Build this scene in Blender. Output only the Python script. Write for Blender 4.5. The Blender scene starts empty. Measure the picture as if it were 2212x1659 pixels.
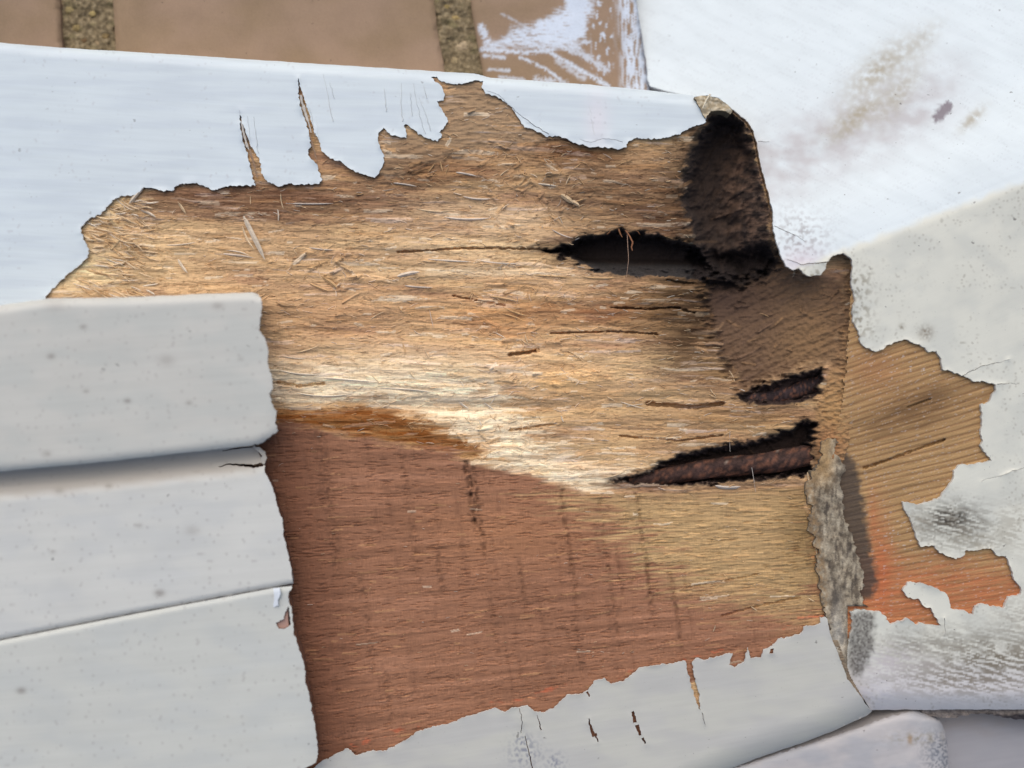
import bpy, math, random
import numpy as np
from mathutils import Vector
from mathutils.geometry import delaunay_2d_cdt

# ------------------------------------------------------------------ camera, sky, sun
sc = bpy.context.scene
COL = sc.collection
MM = 0.001
D = 156.0                      # camera distance to the main timber face, mm
KP = 180.0 / 2212.0            # mm per unit of the survey grid at the main face

cam_d = bpy.data.cameras.new('camera')
cam = bpy.data.objects.new('camera', cam_d)
COL.objects.link(cam)
sc.camera = cam
cam.location = (0, 0, D * MM)
cam.rotation_euler = (0, 0, 0)
cam_d.sensor_width = 36.0
cam_d.lens = 36.0 * D / 180.0
cam_d.clip_start = 0.002
cam_d.clip_end = 50.0
cam_d.dof.use_dof = True
cam_d.dof.focus_distance = (D + 1.0) * MM
cam_d.dof.aperture_fstop = 3.8

world = bpy.data.worlds.new('World')
sc.world = world
world.use_nodes = True
wn = world.node_tree
wn.nodes.clear()
sky = wn.nodes.new('ShaderNodeTexSky')
sky.sky_type = 'NISHITA'
sky.sun_disc = False
SUN_EL, SUN_AZ = 50.0, 8.0     # azimuth measured from +Y (top of the view) towards -X
sky.sun_elevation = math.radians(SUN_EL)
sky.sun_rotation = math.radians(-SUN_AZ)
sky.air_density = 1.0
sky.dust_density = 3.0
bg = wn.nodes.new('ShaderNodeBackground')
bg.inputs['Strength'].default_value = 0.10
wo = wn.nodes.new('ShaderNodeOutputWorld')
wn.links.new(sky.outputs[0], bg.inputs[0])
wn.links.new(bg.outputs[0], wo.inputs[0])

sun_d = bpy.data.lights.new('sun', 'SUN')
sun_d.energy = 1.5
sun_d.angle = math.radians(85)
sun_d.color = (1.0, 0.95, 0.88)
sun = bpy.data.objects.new('sun', sun_d)
COL.objects.link(sun)
_d = Vector((-math.sin(math.radians(SUN_AZ)) * math.cos(math.radians(SUN_EL)),
             math.cos(math.radians(SUN_AZ)) * math.cos(math.radians(SUN_EL)),
             math.sin(math.radians(SUN_EL))))
sun.rotation_euler = _d.to_track_quat('Z', 'Y').to_euler()

sc.view_settings.view_transform = 'Standard'
sc.view_settings.look = 'None'
sc.view_settings.gamma = 1.0
sc.view_settings.use_curve_mapping = False
sc.view_settings.exposure = 0.34

sc.render.filter_size = 1.8
rng = np.random.default_rng(11)
random.seed(5)

# ------------------------------------------------------------------ helpers: colour, noise, shapes
def lin(c):
    c = np.asarray(c, float) / 255.0
    return np.where(c <= 0.04045, c / 12.92, ((c + 0.055) / 1.055) ** 2.4)

def rgb(*c):
    return lin(c)

def perlin(x, y, seed=0):
    x = np.asarray(x, float); y = np.asarray(y, float)
    x, y = np.broadcast_arrays(x, y)
    xi = np.floor(x).astype(np.int64); yi = np.floor(y).astype(np.int64)
    fx = x - xi; fy = y - yi
    def g(ix, iy, dx, dy):
        h = (ix * 374761393 + iy * 668265263 + seed * 974634711) & 0xffffffff
        h = ((h ^ (h >> 13)) * 1274126177) & 0xffffffff
        h = h ^ (h >> 16)
        a = (h & 0xffff) * (2 * math.pi / 65536.0)
        return np.cos(a) * dx + np.sin(a) * dy
    u = fx * fx * fx * (fx * (fx * 6 - 15) + 10)
    v = fy * fy * fy * (fy * (fy * 6 - 15) + 10)
    a = g(xi, yi, fx, fy); b = g(xi + 1, yi, fx - 1, fy)
    c = g(xi, yi + 1, fx, fy - 1); d = g(xi + 1, yi + 1, fx - 1, fy - 1)
    return 1.5 * ((a + (b - a) * u) * (1 - v) + (c + (d - c) * u) * v)

def fbm(x, y, seed=0, octv=3, gain=0.5):
    s = 0; a = 1.0
    for o in range(octv):
        s = s + a * perlin(x * 2 ** o, y * 2 ** o, seed + 17 * o)
        a *= gain
    return s

def sstep(a, b, x):
    t = np.clip((x - a) / (b - a), 0, 1)
    return t * t * (3 - 2 * t)

def mix(a, b, t):
    t = np.asarray(t)
    return a * (1 - t[..., None]) + np.asarray(b) * t[..., None]

def inside(px, py, poly):
    px = np.asarray(px); py = np.asarray(py)
    r = np.zeros(px.shape, bool)
    n = len(poly)
    for i in range(n):
        x1, y1 = poly[i]; x2, y2 = poly[(i + 1) % n]
        if y1 == y2:
            continue
        c = ((y1 > py) != (y2 > py)) & (px < (x2 - x1) * (py - y1) / (y2 - y1) + x1)
        r ^= c
    return r

def dist_line(px, py, pts, closed=False):
    """distance to a polyline"""
    best = np.full(np.shape(px), 1e9)
    n = len(pts)
    for i in range(n if closed else n - 1):
        x1, y1 = pts[i]; x2, y2 = pts[(i + 1) % n]
        dx, dy = x2 - x1, y2 - y1
        L = dx * dx + dy * dy + 1e-9
        t = np.clip(((px - x1) * dx + (py - y1) * dy) / L, 0, 1)
        d = (px - x1 - t * dx) ** 2 + (py - y1 - t * dy) ** 2
        best = np.minimum(best, d)
    return np.sqrt(best)

def sdf(px, py, poly, far=90.0):
    """signed distance (negative inside), only worked out near the polygon"""
    out = np.full(np.shape(px), far)
    P = np.asarray(poly, float)
    m = ((px > P[:, 0].min() - far) & (px < P[:, 0].max() + far) &
         (py > P[:, 1].min() - far) & (py < P[:, 1].max() + far))
    if m.any():
        x = px[m]; y = py[m]
        d = dist_line(x, y, poly, True)
        out[m] = np.where(inside(x, y, poly), -d, np.minimum(d, far))
    return out

def blob(x, y, cx, cy, rx, ry):
    return np.exp(-((x - cx) / rx) ** 2 - ((y - cy) / ry) ** 2)

def jag(pts, amp=1.5, step=4.0, seed=0, scale=9.0, closed=False):
    """polyline made denser and torn: returns list of points"""
    out = []
    n = len(pts)
    acc = 0.0
    for i in range(n if closed else n - 1):
        x1, y1 = pts[i]; x2, y2 = pts[(i + 1) % n]
        L = math.hypot(x2 - x1, y2 - y1)
        k = max(1, int(L / step))
        nx, ny = -(y2 - y1) / (L + 1e-9), (x2 - x1) / (L + 1e-9)
        for j in range(k):
            t = j / k
            s = acc + t * L
            w = 0.35 if j == 0 else 1.0
            o = w * amp * float(fbm(np.array(s / scale), np.array(seed * 3.7 + 0.5), seed, 3, 0.6))
            out.append((x1 + (x2 - x1) * t + nx * o, y1 + (y2 - y1) * t + ny * o))
        acc += L
    if not closed:
        out.append(tuple(pts[-1]))
    return out

def crack(pts, w0, w1):
    """thin wedge polygon along a polyline, width w0 -> w1"""
    pts = [np.array(p, float) for p in pts]
    L, R = [], []
    n = len(pts)
    for i, p in enumerate(pts):
        a = pts[max(0, i - 1)]; b = pts[min(n - 1, i + 1)]
        t = (b - a) / (np.linalg.norm(b - a) + 1e-9)
        nr = np.array((-t[1], t[0]))
        w = (w0 + (w1 - w0) * i / (n - 1)) / 2
        L.append(tuple(p + nr * w)); R.append(tuple(p - nr * w))
    return L + R[::-1]

def pos(px, py, z):
    """survey grid point at height z (mm) -> metres"""
    s = KP * (D - z) / D
    return np.stack([(px - 1106.0) * s, (829.5 - py) * s, z], -1) * MM

# ------------------------------------------------------------------ helpers: objects
def thing(name, label, cat, group=None, loc=(0, 0, 0)):
    o = bpy.data.objects.new(name, None)
    o.empty_display_size = 0.005
    o.location = loc
    COL.objects.link(o)
    o['label'] = label; o['category'] = cat
    if group: o['group'] = group
    return o

def link(name, me, mat, parent=None):
    o = bpy.data.objects.new(name, me)
    COL.objects.link(o)
    if mat is not None and len(me.materials) == 0:
        me.materials.append(mat)
    if parent is not None:
        o.parent = parent
        o.matrix_parent_inverse = parent.matrix_basis.inverted()
    return o

def mesh_np(name, V, F, C=None, smooth=True):
    """V n x 3 metres, F list of (array m x k) face blocks, C n x 3 linear colours"""
    me = bpy.data.meshes.new(name)
    V = np.asarray(V, np.float32)
    me.vertices.add(len(V))
    me.vertices.foreach_set('co', V.ravel())
    loops = np.concatenate([f.ravel() for f in F]).astype(np.int32)
    tot = np.concatenate([np.full(len(f), f.shape[1], np.int32) for f in F])
    start = np.concatenate([[0], np.cumsum(tot)[:-1]]).astype(np.int32)
    me.loops.add(len(loops))
    me.loops.foreach_set('vertex_index', loops)
    me.polygons.add(len(tot))
    me.polygons.foreach_set('loop_start', start)
    me.polygons.foreach_set('loop_total', tot)
    sm = np.full(len(tot), bool(smooth))
    me.polygons.foreach_set('use_smooth', sm)
    me.update(calc_edges=True)
    if C is not None:
        a = me.color_attributes.new('Col', 'FLOAT_COLOR', 'POINT')
        c4 = np.ones((len(V), 4), np.float32)
        c4[:, :3] = np.clip(C, 0, 1)
        a.data.foreach_set('color', c4.ravel())
    me.validate()
    return me

def sheet(name, outline, step, zf, colf, th, mat, parent, holes=(), lean=(0, 0), edge_col=None,
          curl=0.0, curl_w=9.0, seed=0):
    """a slab whose outline is torn or cut: top surface zf, side walls th (mm or function)"""
    loops = [list(outline)] + [list(h) for h in holes]
    P = np.asarray(outline, float)
    x0, y0 = P.min(0); x1, y1 = P.max(0)
    gx, gy = np.meshgrid(np.arange(x0, x1, step), np.arange(y0, y1, step * 0.87))
    gx = gx + (np.arange(gx.shape[0]) % 2)[:, None] * step * 0.5
    gx = gx.ravel() + rng.uniform(-.12, .12, gx.size) * step
    gy = gy.ravel() + rng.uniform(-.12, .12, gy.size) * step
    ok = inside(gx, gy, outline)
    for h in holes:
        ok &= ~inside(gx, gy, h)
    gx, gy = gx[ok], gy[ok]
    # keep clear of the outline
    cell = {}
    q = step * 0.55
    for L in loops:
        for (a, b) in L:
            cell.setdefault((int(a // step), int(b // step)), []).append((a, b))
    keep = np.ones(len(gx), bool)
    ci = (gx // step).astype(int); cj = (gy // step).astype(int)
    for k in range(len(gx)):
        for di in (-1, 0, 1):
            for dj in (-1, 0, 1):
                for (a, b) in cell.get((ci[k] + di, cj[k] + dj), ()):
                    if (a - gx[k]) ** 2 + (b - gy[k]) ** 2 < q * q:
                        keep[k] = False
    gx, gy = gx[keep], gy[keep]
    pts = [Vector(p) for p in zip(gx.tolist(), gy.tolist())]
    edges = []
    for L in loops:
        b = len(pts); n = len(L)
        pts += [Vector((float(p[0]), float(p[1]))) for p in L]
        edges += [(b + i, b + (i + 1) % n) for i in range(n)]
    r = delaunay_2d_cdt(pts, edges, [], 0, 1e-5)
    V2 = np.array([(v[0], v[1]) for v in r[0]])
    T = np.array([f for f in r[2] if len(f) == 3], np.int64)
    c = V2[T].mean(1)
    ins = inside(c[:, 0], c[:, 1], outline)
    for h in holes:
        ins &= ~inside(c[:, 0], c[:, 1], h)
    T = T[ins]
    used, inv = np.unique(T, return_inverse=True)
    V2 = V2[used]; T = inv.reshape(T.shape)
    px, py = V2[:, 0], V2[:, 1]
    z = np.asarray(zf(px, py), float) + np.zeros(len(px))
    E = np.sort(np.concatenate([T[:, [0, 1]], T[:, [1, 2]], T[:, [2, 0]]]), 1)
    Ed = np.concatenate([T[:, [0, 1]], T[:, [1, 2]], T[:, [2, 0]]])
    key = E[:, 0] * len(px) + E[:, 1]
    u, first, cnt = np.unique(key, return_index=True, return_counts=True)
    B = Ed[first[cnt == 1]]
    if curl:
        bv = np.unique(B)
        d = np.full(len(px), 1e9)
        bx, by = px[bv], py[bv]
        for k0 in range(0, len(px), 4000):
            s = slice(k0, k0 + 4000)
            d[s] = np.sqrt(((px[s, None] - bx) ** 2 + (py[s, None] - by) ** 2).min(1))
        z = z + curl * np.exp(-d / curl_w) * np.clip(0.35 + 1.2 * fbm(px / 45, py / 45, seed + 5, 2), -0.15, 2)
    # a triangle seen from above must be counter-clockwise (grid y points down)
    a, b, cc = V2[T[:, 0]], V2[T[:, 1]], V2[T[:, 2]]
    cr = (b[:, 0] - a[:, 0]) * (cc[:, 1] - a[:, 1]) - (b[:, 1] - a[:, 1]) * (cc[:, 0] - a[:, 0])
    flip = cr > 0
    T[flip] = T[flip][:, ::-1]
    Ed = np.concatenate([T[:, [0, 1]], T[:, [1, 2]], T[:, [2, 0]]])
    key2 = np.sort(Ed, 1); key2 = key2[:, 0] * len(px) + key2[:, 1]
    u, first, cnt = np.unique(key2, return_index=True, return_counts=True)
    B = Ed[first[cnt == 1]]
    top = pos(px, py, z)
    C = colf(px, py)
    bv = np.unique(B)
    mp = np.full(len(px), -1); mp[bv] = np.arange(len(bv))
    n0 = len(px)
    hh = th(px[bv], py[bv]) if callable(th) else np.full(len(bv), float(th))
    low = top[bv].copy()
    low[:, 2] -= hh * MM
    low[:, 0] += lean[0] * hh * MM; low[:, 1] += lean[1] * hh * MM
    V = np.concatenate([top, top[bv], low])
    if edge_col is None:
        ce = C[bv]
    else:
        ce = np.asarray(edge_col(px[bv], py[bv]) if callable(edge_col) else np.tile(edge_col, (len(bv), 1)))
    CC = np.concatenate([C, ce, ce])
    a = n0 + mp[B[:, 0]]; b = n0 + mp[B[:, 1]]
    S = np.stack([b, a, a + len(bv), b + len(bv)], 1)
    me = mesh_np(name, V, [T, S], CC)
    return link(name, me, mat, parent)

# ------------------------------------------------------------------ materials
def new_mat(name):
    m = bpy.data.materials.new(name)
    m.use_nodes = True
    nt = m.node_tree
    nt.nodes.clear()
    out = nt.nodes.new('ShaderNodeOutputMaterial')
    p = nt.nodes.new('ShaderNodeBsdfPrincipled')
    nt.links.new(p.outputs[0], out.inputs[0])
    tc = nt.nodes.new('ShaderNodeTexCoord')
    return m, nt, p, tc

def nnoise(nt, tc, scale, rot=0.0, detail=4, rough=0.6):
    mp = nt.nodes.new('ShaderNodeMapping')
    mp.inputs['Scale'].default_value = scale
    mp.inputs['Rotation'].default_value = (0, 0, 0)
    if rot:
        r = nt.nodes.new('ShaderNodeMapping')
        r.inputs['Rotation'].default_value = (0, 0, rot)
        nt.links.new(tc.outputs['Object'], r.inputs[0])
        nt.links.new(r.outputs[0], mp.inputs[0])
    else:
        nt.links.new(tc.outputs['Object'], mp.inputs[0])
    n = nt.nodes.new('ShaderNodeTexNoise')
    n.inputs['Scale'].default_value = 1.0
    n.inputs['Detail'].default_value = detail
    n.inputs['Roughness'].default_value = rough
    nt.links.new(mp.outputs[0], n.inputs['Vector'])
    return n.outputs['Fac']

def nramp(nt, src, a, b, va=0.0, vb=1.0):
    r = nt.nodes.new('ShaderNodeMapRange')
    r.inputs[1].default_value = a; r.inputs[2].default_value = b
    r.inputs[3].default_value = va; r.inputs[4].default_value = vb
    nt.links.new(src, r.inputs[0])
    return r.outputs[0]

def nmath(nt, op, a, b):
    m = nt.nodes.new('ShaderNodeMath'); m.operation = op
    for i, v in enumerate((a, b)):
        if isinstance(v, (int, float)): m.inputs[i].default_value = v
        else: nt.links.new(v, m.inputs[i])
    return m.outputs[0]

def nmul(nt, col, fac):
    """colour times grey factor"""
    v = nt.nodes.new('ShaderNodeVectorMath'); v.operation = 'SCALE'
    nt.links.new(col, v.inputs[0]); nt.links.new(fac, v.inputs['Scale'])
    return v.outputs[0]

def nmixc(nt, a, b, fac):
    m = nt.nodes.new('ShaderNodeMix'); m.data_type = 'RGBA'
    nt.links.new(fac, m.inputs['Factor'])
    nt.links.new(a, m.inputs[6])
    if isinstance(b, (tuple, list, np.ndarray)): m.inputs[7].default_value = (*[float(x) for x in b], 1)
    else: nt.links.new(b, m.inputs[7])
    return m.outputs[2]

def nattr(nt):
    a = nt.nodes.new('ShaderNodeVertexColor'); a.layer_name = 'Col'
    return a.outputs[0]

def nbump(nt, p, h, dist, strength=1.0):
    b = nt.nodes.new('ShaderNodeBump')
    b.inputs['Distance'].default_value = dist
    b.inputs['Strength'].default_value = strength
    nt.links.new(h, b.inputs['Height'])
    nt.links.new(b.outputs[0], p.inputs['Normal'])

def specks(nt, tc, scale, thr, seedmap):
    """sparse small dots: 1 at dots"""
    mp = nt.nodes.new('ShaderNodeMapping')
    mp.inputs['Scale'].default_value = (scale, scale * 1.3, scale)
    mp.inputs['Location'].default_value = (seedmap, seedmap * .7, 0)
    nz = nt.nodes.new('ShaderNodeTexNoise'); nz.inputs['Scale'].default_value = scale * 3.0; nz.inputs['Detail'].default_value = 3
    nt.links.new(tc.outputs['Object'], nz.inputs['Vector'])
    va = nt.nodes.new('ShaderNodeVectorMath'); va.operation = 'MULTIPLY_ADD'
    nt.links.new(nz.outputs['Color'], va.inputs[0]); va.inputs[1].default_value = (.5 / scale,) * 3
    nt.links.new(tc.outputs['Object'], va.inputs[2]); nt.links.new(va.outputs[0], mp.inputs[0])
    v = nt.nodes.new('ShaderNodeTexVoronoi')
    v.inputs['Scale'].default_value = 1.0
    nt.links.new(mp.outputs[0], v.inputs['Vector'])
    sep = nt.nodes.new('ShaderNodeSeparateColor')
    nt.links.new(v.outputs['Color'], sep.inputs[0])
    rad = nramp(nt, sep.outputs[0], thr, 1.0, 0.02, 0.17)
    d = nmath(nt, 'SUBTRACT', rad, v.outputs['Distance'])
    return nramp(nt, d, 0.0, 0.07)

def paint_mat(name, rough=0.42, brush=(60, 900, 200), rot=0.0, bump=0.00005, dark=(0.10, 0.09, 0.08), dirt=0.5, thr=0.8, stv=1.0):
    m, nt, p, tc = new_mat(name)
    c = nattr(nt)
    lf = nnoise(nt, tc, (90, 90, 90), 0, 3)
    st = nnoise(nt, tc, brush, rot, 4, 0.6)
    fine = nnoise(nt, tc, (2500, 2500, 2500), 0, 2)
    f = nmath(nt, 'ADD', nramp(nt, lf, 0.3, 0.7, 0.955, 1.0), nramp(nt, st, 0.25, 0.75, -0.05 * stv, 0.03 * stv))
    c2 = nmul(nt, c, f)
    s1 = specks(nt, tc, 420, thr, 0.31)
    s2 = specks(nt, tc, 1100, thr, 1.7)
    s3 = specks(nt, tc, 2100, thr - .08, 2.9)
    s2 = nmath(nt, 'MAXIMUM', s2, nmath(nt, 'MULTIPLY', s3, .7))
    s = nmath(nt, 'MULTIPLY', nmath(nt, 'MAXIMUM', s1, s2), dirt * 1.2)
    c3 = nmixc(nt, c2, dark, s)
    nt.links.new(c3, p.inputs['Base Color'])
    p.inputs['Roughness'].default_value = rough
    p.inputs['Specular IOR Level'].default_value = 0.4
    h = nmath(nt, 'ADD', nmath(nt, 'MULTIPLY', st, 1.0), nmath(nt, 'MULTIPLY', fine, 0.25))
    nbump(nt, p, h, bump)
    return m

def wood_mat(name, rough=0.85, stretch=(150, 3500, 900), rot=0.0, bump=0.00012, var=0.35, cross=0.0):
    m, nt, p, tc = new_mat(name)
    c = nattr(nt)
    n1 = nnoise(nt, tc, stretch, rot, 5, 0.65)
    n2 = nnoise(nt, tc, (3000, 5000, 3000), rot, 3, 0.6)
    f = nmath(nt, 'ADD', nramp(nt, n1, 0.3, 0.7, 1 - var, 1 + var), nramp(nt, n2, 0.3, 0.7, -var * .5, var * .5))
    if cross:
        n3 = nnoise(nt, tc, (5200, 420, 900), rot - 0.12, 3, 0.6)
        f = nmath(nt, 'ADD', f, nramp(nt, n3, 0.3, 0.7, -cross, cross))
    c2 = nmul(nt, c, f)
    nt.links.new(c2, p.inputs['Base Color'])
    p.inputs['Roughness'].default_value = rough
    p.inputs['Specular IOR Level'].default_value = 0.25
    h = nmath(nt, 'ADD', n1, nmath(nt, 'MULTIPLY', n2, 0.5))
    nbump(nt, p, h, bump)
    return m

def grain_mat(name, sc1, sc2, rough, var, bump, dot=None, dotc=(0.03, 0.03, 0.03), thr=.8):
    m, nt, p, tc = new_mat(name)
    c = nattr(nt)
    n1 = nnoise(nt, tc, (sc1,) * 3, 0, 5, 0.65)
    n2 = nnoise(nt, tc, (sc2,) * 3, 0, 3, 0.6)
    f = nmath(nt, 'ADD', nramp(nt, n1, 0.3, 0.7, 1 - var, 1 + var), nramp(nt, n2, 0.3, 0.7, -var * .7, var * .7))
    c2 = nmul(nt, c, f)
    if dot:
        s = specks(nt, tc, dot, thr, 0.9)
        c2 = nmixc(nt, c2, dotc, nmath(nt, 'MULTIPLY', s, 0.7))
    nt.links.new(c2, p.inputs['Base Color'])
    p.inputs['Roughness'].default_value = rough
    p.inputs['Specular IOR Level'].default_value = 0.3
    nbump(nt, p, nmath(nt, 'ADD', n1, nmath(nt, 'MULTIPLY', n2, .6)), bump)
    return m

M_RAIL = paint_mat('white_gloss_paint', 0.42, (60, 1500, 300), 0.05, 0.000012, dirt=0.35, thr=.9)
M_LOWER = paint_mat('weathered_white_paint', 0.55, (110, 1300, 300), -0.15, 0.000018, dirt=0.5, thr=.84)
M_BOARD = paint_mat('old_grey_white_paint', 0.5, (45, 900, 300), -0.08, 0.000012, dirt=0.4, thr=.9)
M_SILL = paint_mat('sill_paint', 0.5, (90, 2000, 500), -0.42, 0.000016, dirt=0.6, thr=.80, stv=.4)
M_WOOD = wood_mat('rotten_timber', 0.9, (420, 3000, 900), 0.03, 0.00005, 0.10, cross=0.06)
M_SILLWOOD = wood_mat('bare_softwood', 0.7, (120, 3200, 900), -0.27, 0.00005, 0.16)
M_FIBRE = wood_mat('wood_fibre', 0.8, (700, 2500, 900), 0, 0.00005, 0.15)
M_BRICK = grain_mat('buff_brick', 180, 3200, 0.75, 0.07, 0.00006, 900, (.06, .045, .035), .8)
M_MORTAR = grain_mat('sandy_mortar', 700, 2800, 0.95, 0.3, 0.00018, 1500, (.05, .05, .04), .65)
M_FILL = grain_mat('crumbly_filler', 700, 3000, 0.95, 0.28, 0.00015, 1700, (.03, .03, .03), .75)
M_RUST = grain_mat('rusty_iron', 450, 2200, 0.85, 0.4, 0.00018)
M_CRUST = grain_mat('dark_sealant', 700, 2600, 0.9, 0.4, 0.0003)

def lincol(c):
    cc = rgb(*c)
    return lambda px, py: np.tile(cc, (len(px), 1))

# ------------------------------------------------------------------ outlines surveyed from the joint
RAIL_TOP = [(-60, 86), (0, 92), (130, 103), (370, 117), (640, 135), (900, 151), (1025, 159), (1060, 168), (1250, 181), (1390, 194), (1502, 207)]
RAIL_TEAR = [(1502, 211), (1512, 232), (1527, 250), (1522, 266), (1495, 274), (1466, 290), (1436, 298), (1397, 300), (1373, 298), (1360, 304), (1353, 312), (1354, 318), (1338, 322),
    (1309, 318), (1270, 317), (1255, 312), (1245, 310), (1233, 305), (1226, 300), (1211, 295), (1199, 293), (1183, 296), (1167, 286), (1146, 277), (1133, 275), (1119, 253), (1106, 232), (1089, 219), (1069, 206),
    (1049, 202), (1040, 186), (1044, 175), (1028, 173), (1001, 180), (981, 182), (961, 177), (948, 173), (944, 166), (931, 167), (941, 177), (954, 186), (961, 205), (958, 217), (944, 218), (948, 229), (956, 239),
    (968, 261), (958, 276), (948, 286), (955, 291), (946, 305), (927, 300), (916, 296), (907, 290), (894, 280), (880, 269), (873, 270), (877, 286), (878, 298), (867, 296), (843, 291), (829, 276), (818, 286), (816, 300),
    (821, 320), (830, 337), (828, 354), (819, 374), (809, 384), (793, 379), (776, 374), (759, 366), (745, 357), (734, 347), (725, 347), (708, 337), (694, 325), (689, 303), (678, 283), (672, 259), (660, 222), (651, 195),
    (644, 168), (645, 209), (650, 236), (662, 266), (669, 297), (671, 317), (665, 327), (669, 340), (684, 354), (689, 371), (696, 388), (690, 397), (640, 399), (623, 396), (603, 403), (586, 396), (573, 388), (564, 371),
    (561, 344), (542, 317), (531, 286), (522, 263), (518, 237), (519, 280), (525, 307), (535, 337), (541, 364), (551, 401), (505, 401), (485, 403), (463, 411), (441, 402), (421, 396), (394, 396), (381, 401), (373, 411),
    (350, 412), (329, 406), (311, 404), (293, 421), (263, 423), (246, 431), (232, 446), (219, 462), (192, 472), (174, 492), (176, 505), (185, 526), (192, 539), (189, 556), (168, 576), (145, 593), (121, 616), (98, 640)]
RAIL_OUT = jag(RAIL_TOP, 0.8, 8, 1, 40) + jag(RAIL_TEAR, 2.6, 3.2, 2, 7) + [(98, 690), (-60, 690)]

LOW_TEAR = [(640, 1690), (690, 1648), (732, 1626), (752, 1618), (768, 1632), (799, 1624), (833, 1622), (857, 1610), (880, 1597), (900, 1582), (934, 1570), (968, 1565), (1001, 1551), (1035, 1541), (1069, 1530), (1089, 1538),
    (1113, 1528), (1140, 1524), (1153, 1537), (1173, 1539), (1197, 1531), (1207, 1519), (1227, 1501), (1248, 1501), (1271, 1492), (1285, 1471), (1305, 1465), (1318, 1477), (1349, 1471), (1369, 1454), (1382, 1442),
    (1423, 1437), (1446, 1434), (1480, 1428), (1483, 1437), (1490, 1471), (1501, 1506), (1513, 1536), (1509, 1496), (1500, 1463), (1495, 1430), (1504, 1422), (1527, 1425), (1551, 1418), (1583, 1412), (1577, 1425), (1574, 1437), (1588, 1442),
    (1608, 1430), (1611, 1412), (1616, 1399), (1622, 1424), (1645, 1421), (1649, 1403), (1669, 1396), (1682, 1380), (1709, 1376), (1733, 1366), (1736, 1354), (1763, 1351), (1771, 1348), (1772, 1333), (1785, 1334)]
LOW_JOINT = [(1785, 1334), (1797, 1380), (1807, 1402), (1820, 1437), (1829, 1464), (1847, 1487), (1868, 1519), (1884, 1536)]
LOW_BOT = [(1884, 1536), (1872, 1546), (1804, 1577), (1736, 1604), (1635, 1638), (1560, 1668), (1500, 1700), (1400, 1740)]
LOW_OUT = jag(LOW_TEAR, 2.4, 3.2, 3, 8) + jag(LOW_JOINT, 1.6, 4, 4, 9)[1:] + jag(LOW_BOT, 1.2, 6, 5, 40)[1:] + [(640, 1740)]

SILL_HOLE = [(1502, 211), (1527, 206), (1552, 212), (1568, 224), (1581, 236), (1595, 246), (1615, 263), (1628, 283), (1635, 307), (1642, 350), (1652, 388), (1662, 425), (1670, 462), (1670, 489), (1675, 516), (1686, 550), (1699, 576), (1713, 583),
    (1726, 579), (1736, 591), (1753, 597), (1773, 594), (1782, 583), (1787, 566), (1800, 552), (1822, 546), (1836, 556), (1841, 562)]
SILL_PATCH = [(1841, 562), (1842, 583), (1839, 600), (1841, 620), (1847, 647), (1840, 677), (1844, 697), (1854, 714), (1859, 741), (1871, 751), (1891, 759), (1908, 755), (1918, 745), (1935, 738), (1952, 733), (1965, 737), (1982, 744), (1999, 751), (2006, 761),
    (2023, 757), (2033, 775), (2036, 797), (2056, 802), (2076, 810), (2100, 822), (2127, 825), (2152, 831), (2150, 845), (2141, 859), (2130, 872), (2119, 874), (2122, 906), (2118, 936), (2124, 953), (2117, 963), (2127, 977), (2143, 995), (2127, 999),
    (2103, 1002), (2073, 1004), (2063, 1014), (2060, 1034), (2046, 1054), (2029, 1075), (2006, 1085), (1985, 1090), (1950, 1083), (1953, 1101), (1965, 1117), (1972, 1134), (1979, 1160), (1989, 1181), (2019, 1179), (2029, 1194), (2066, 1208),
    (2083, 1199), (2086, 1189), (2107, 1189), (2141, 1184), (2154, 1201), (2173, 1201), (2184, 1225), (2191, 1252), (2205, 1268), (2205, 1284), (2178, 1289), (2168, 1314), (2137, 1309), (2124, 1304), (2107, 1309), (2103, 1329), (2087, 1321),
    (2053, 1314), (2051, 1302), (2046, 1284), (2023, 1272), (1992, 1260), (1962, 1257), (1950, 1275), (1962, 1292), (1986, 1295), (1996, 1309), (2013, 1316), (2019, 1332), (2034, 1351), (2006, 1349), (1986, 1344), (1979, 1350), (1962, 1336),
    (1923, 1349), (1911, 1329), (1901, 1321), (1871, 1318), (1851, 1316), (1836, 1322), (1842, 1345), (1836, 1380), (1828, 1410), (1826, 1440), (1832, 1462)]
SILL_JOINT = [(1832, 1462), (1850, 1486), (1871, 1518), (1880, 1534)]
SILL_OUT = ([(1368, -60), (1374, 0), (1386, 90), (1398, 170), (1404, 186), (1440, 197)] + jag(SILL_HOLE, 1.6, 3.5, 6, 10)[0:] +
            jag(SILL_PATCH, 2.4, 3.2, 7, 8)[1:] + jag(SILL_JOINT, 1.2, 4, 8)[1:] + jag([(1880, 1534), (1990, 1533), (2280, 1532)], 1.2, 6, 9, 30)[1:] + [(2280, -60)])

RIDGE_A, RIDGE_B = np.array((1800.0, 549.0)), np.array((2212.0, 392.0))
_rt = (RIDGE_B - RIDGE_A) / np.linalg.norm(RIDGE_B - RIDGE_A)
def ridge_d(px, py):
    """signed distance from the arris of the sill, positive on the upper white slope"""
    return (px - RIDGE_A[0]) * _rt[1] - (py - RIDGE_A[1]) * _rt[0]

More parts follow.
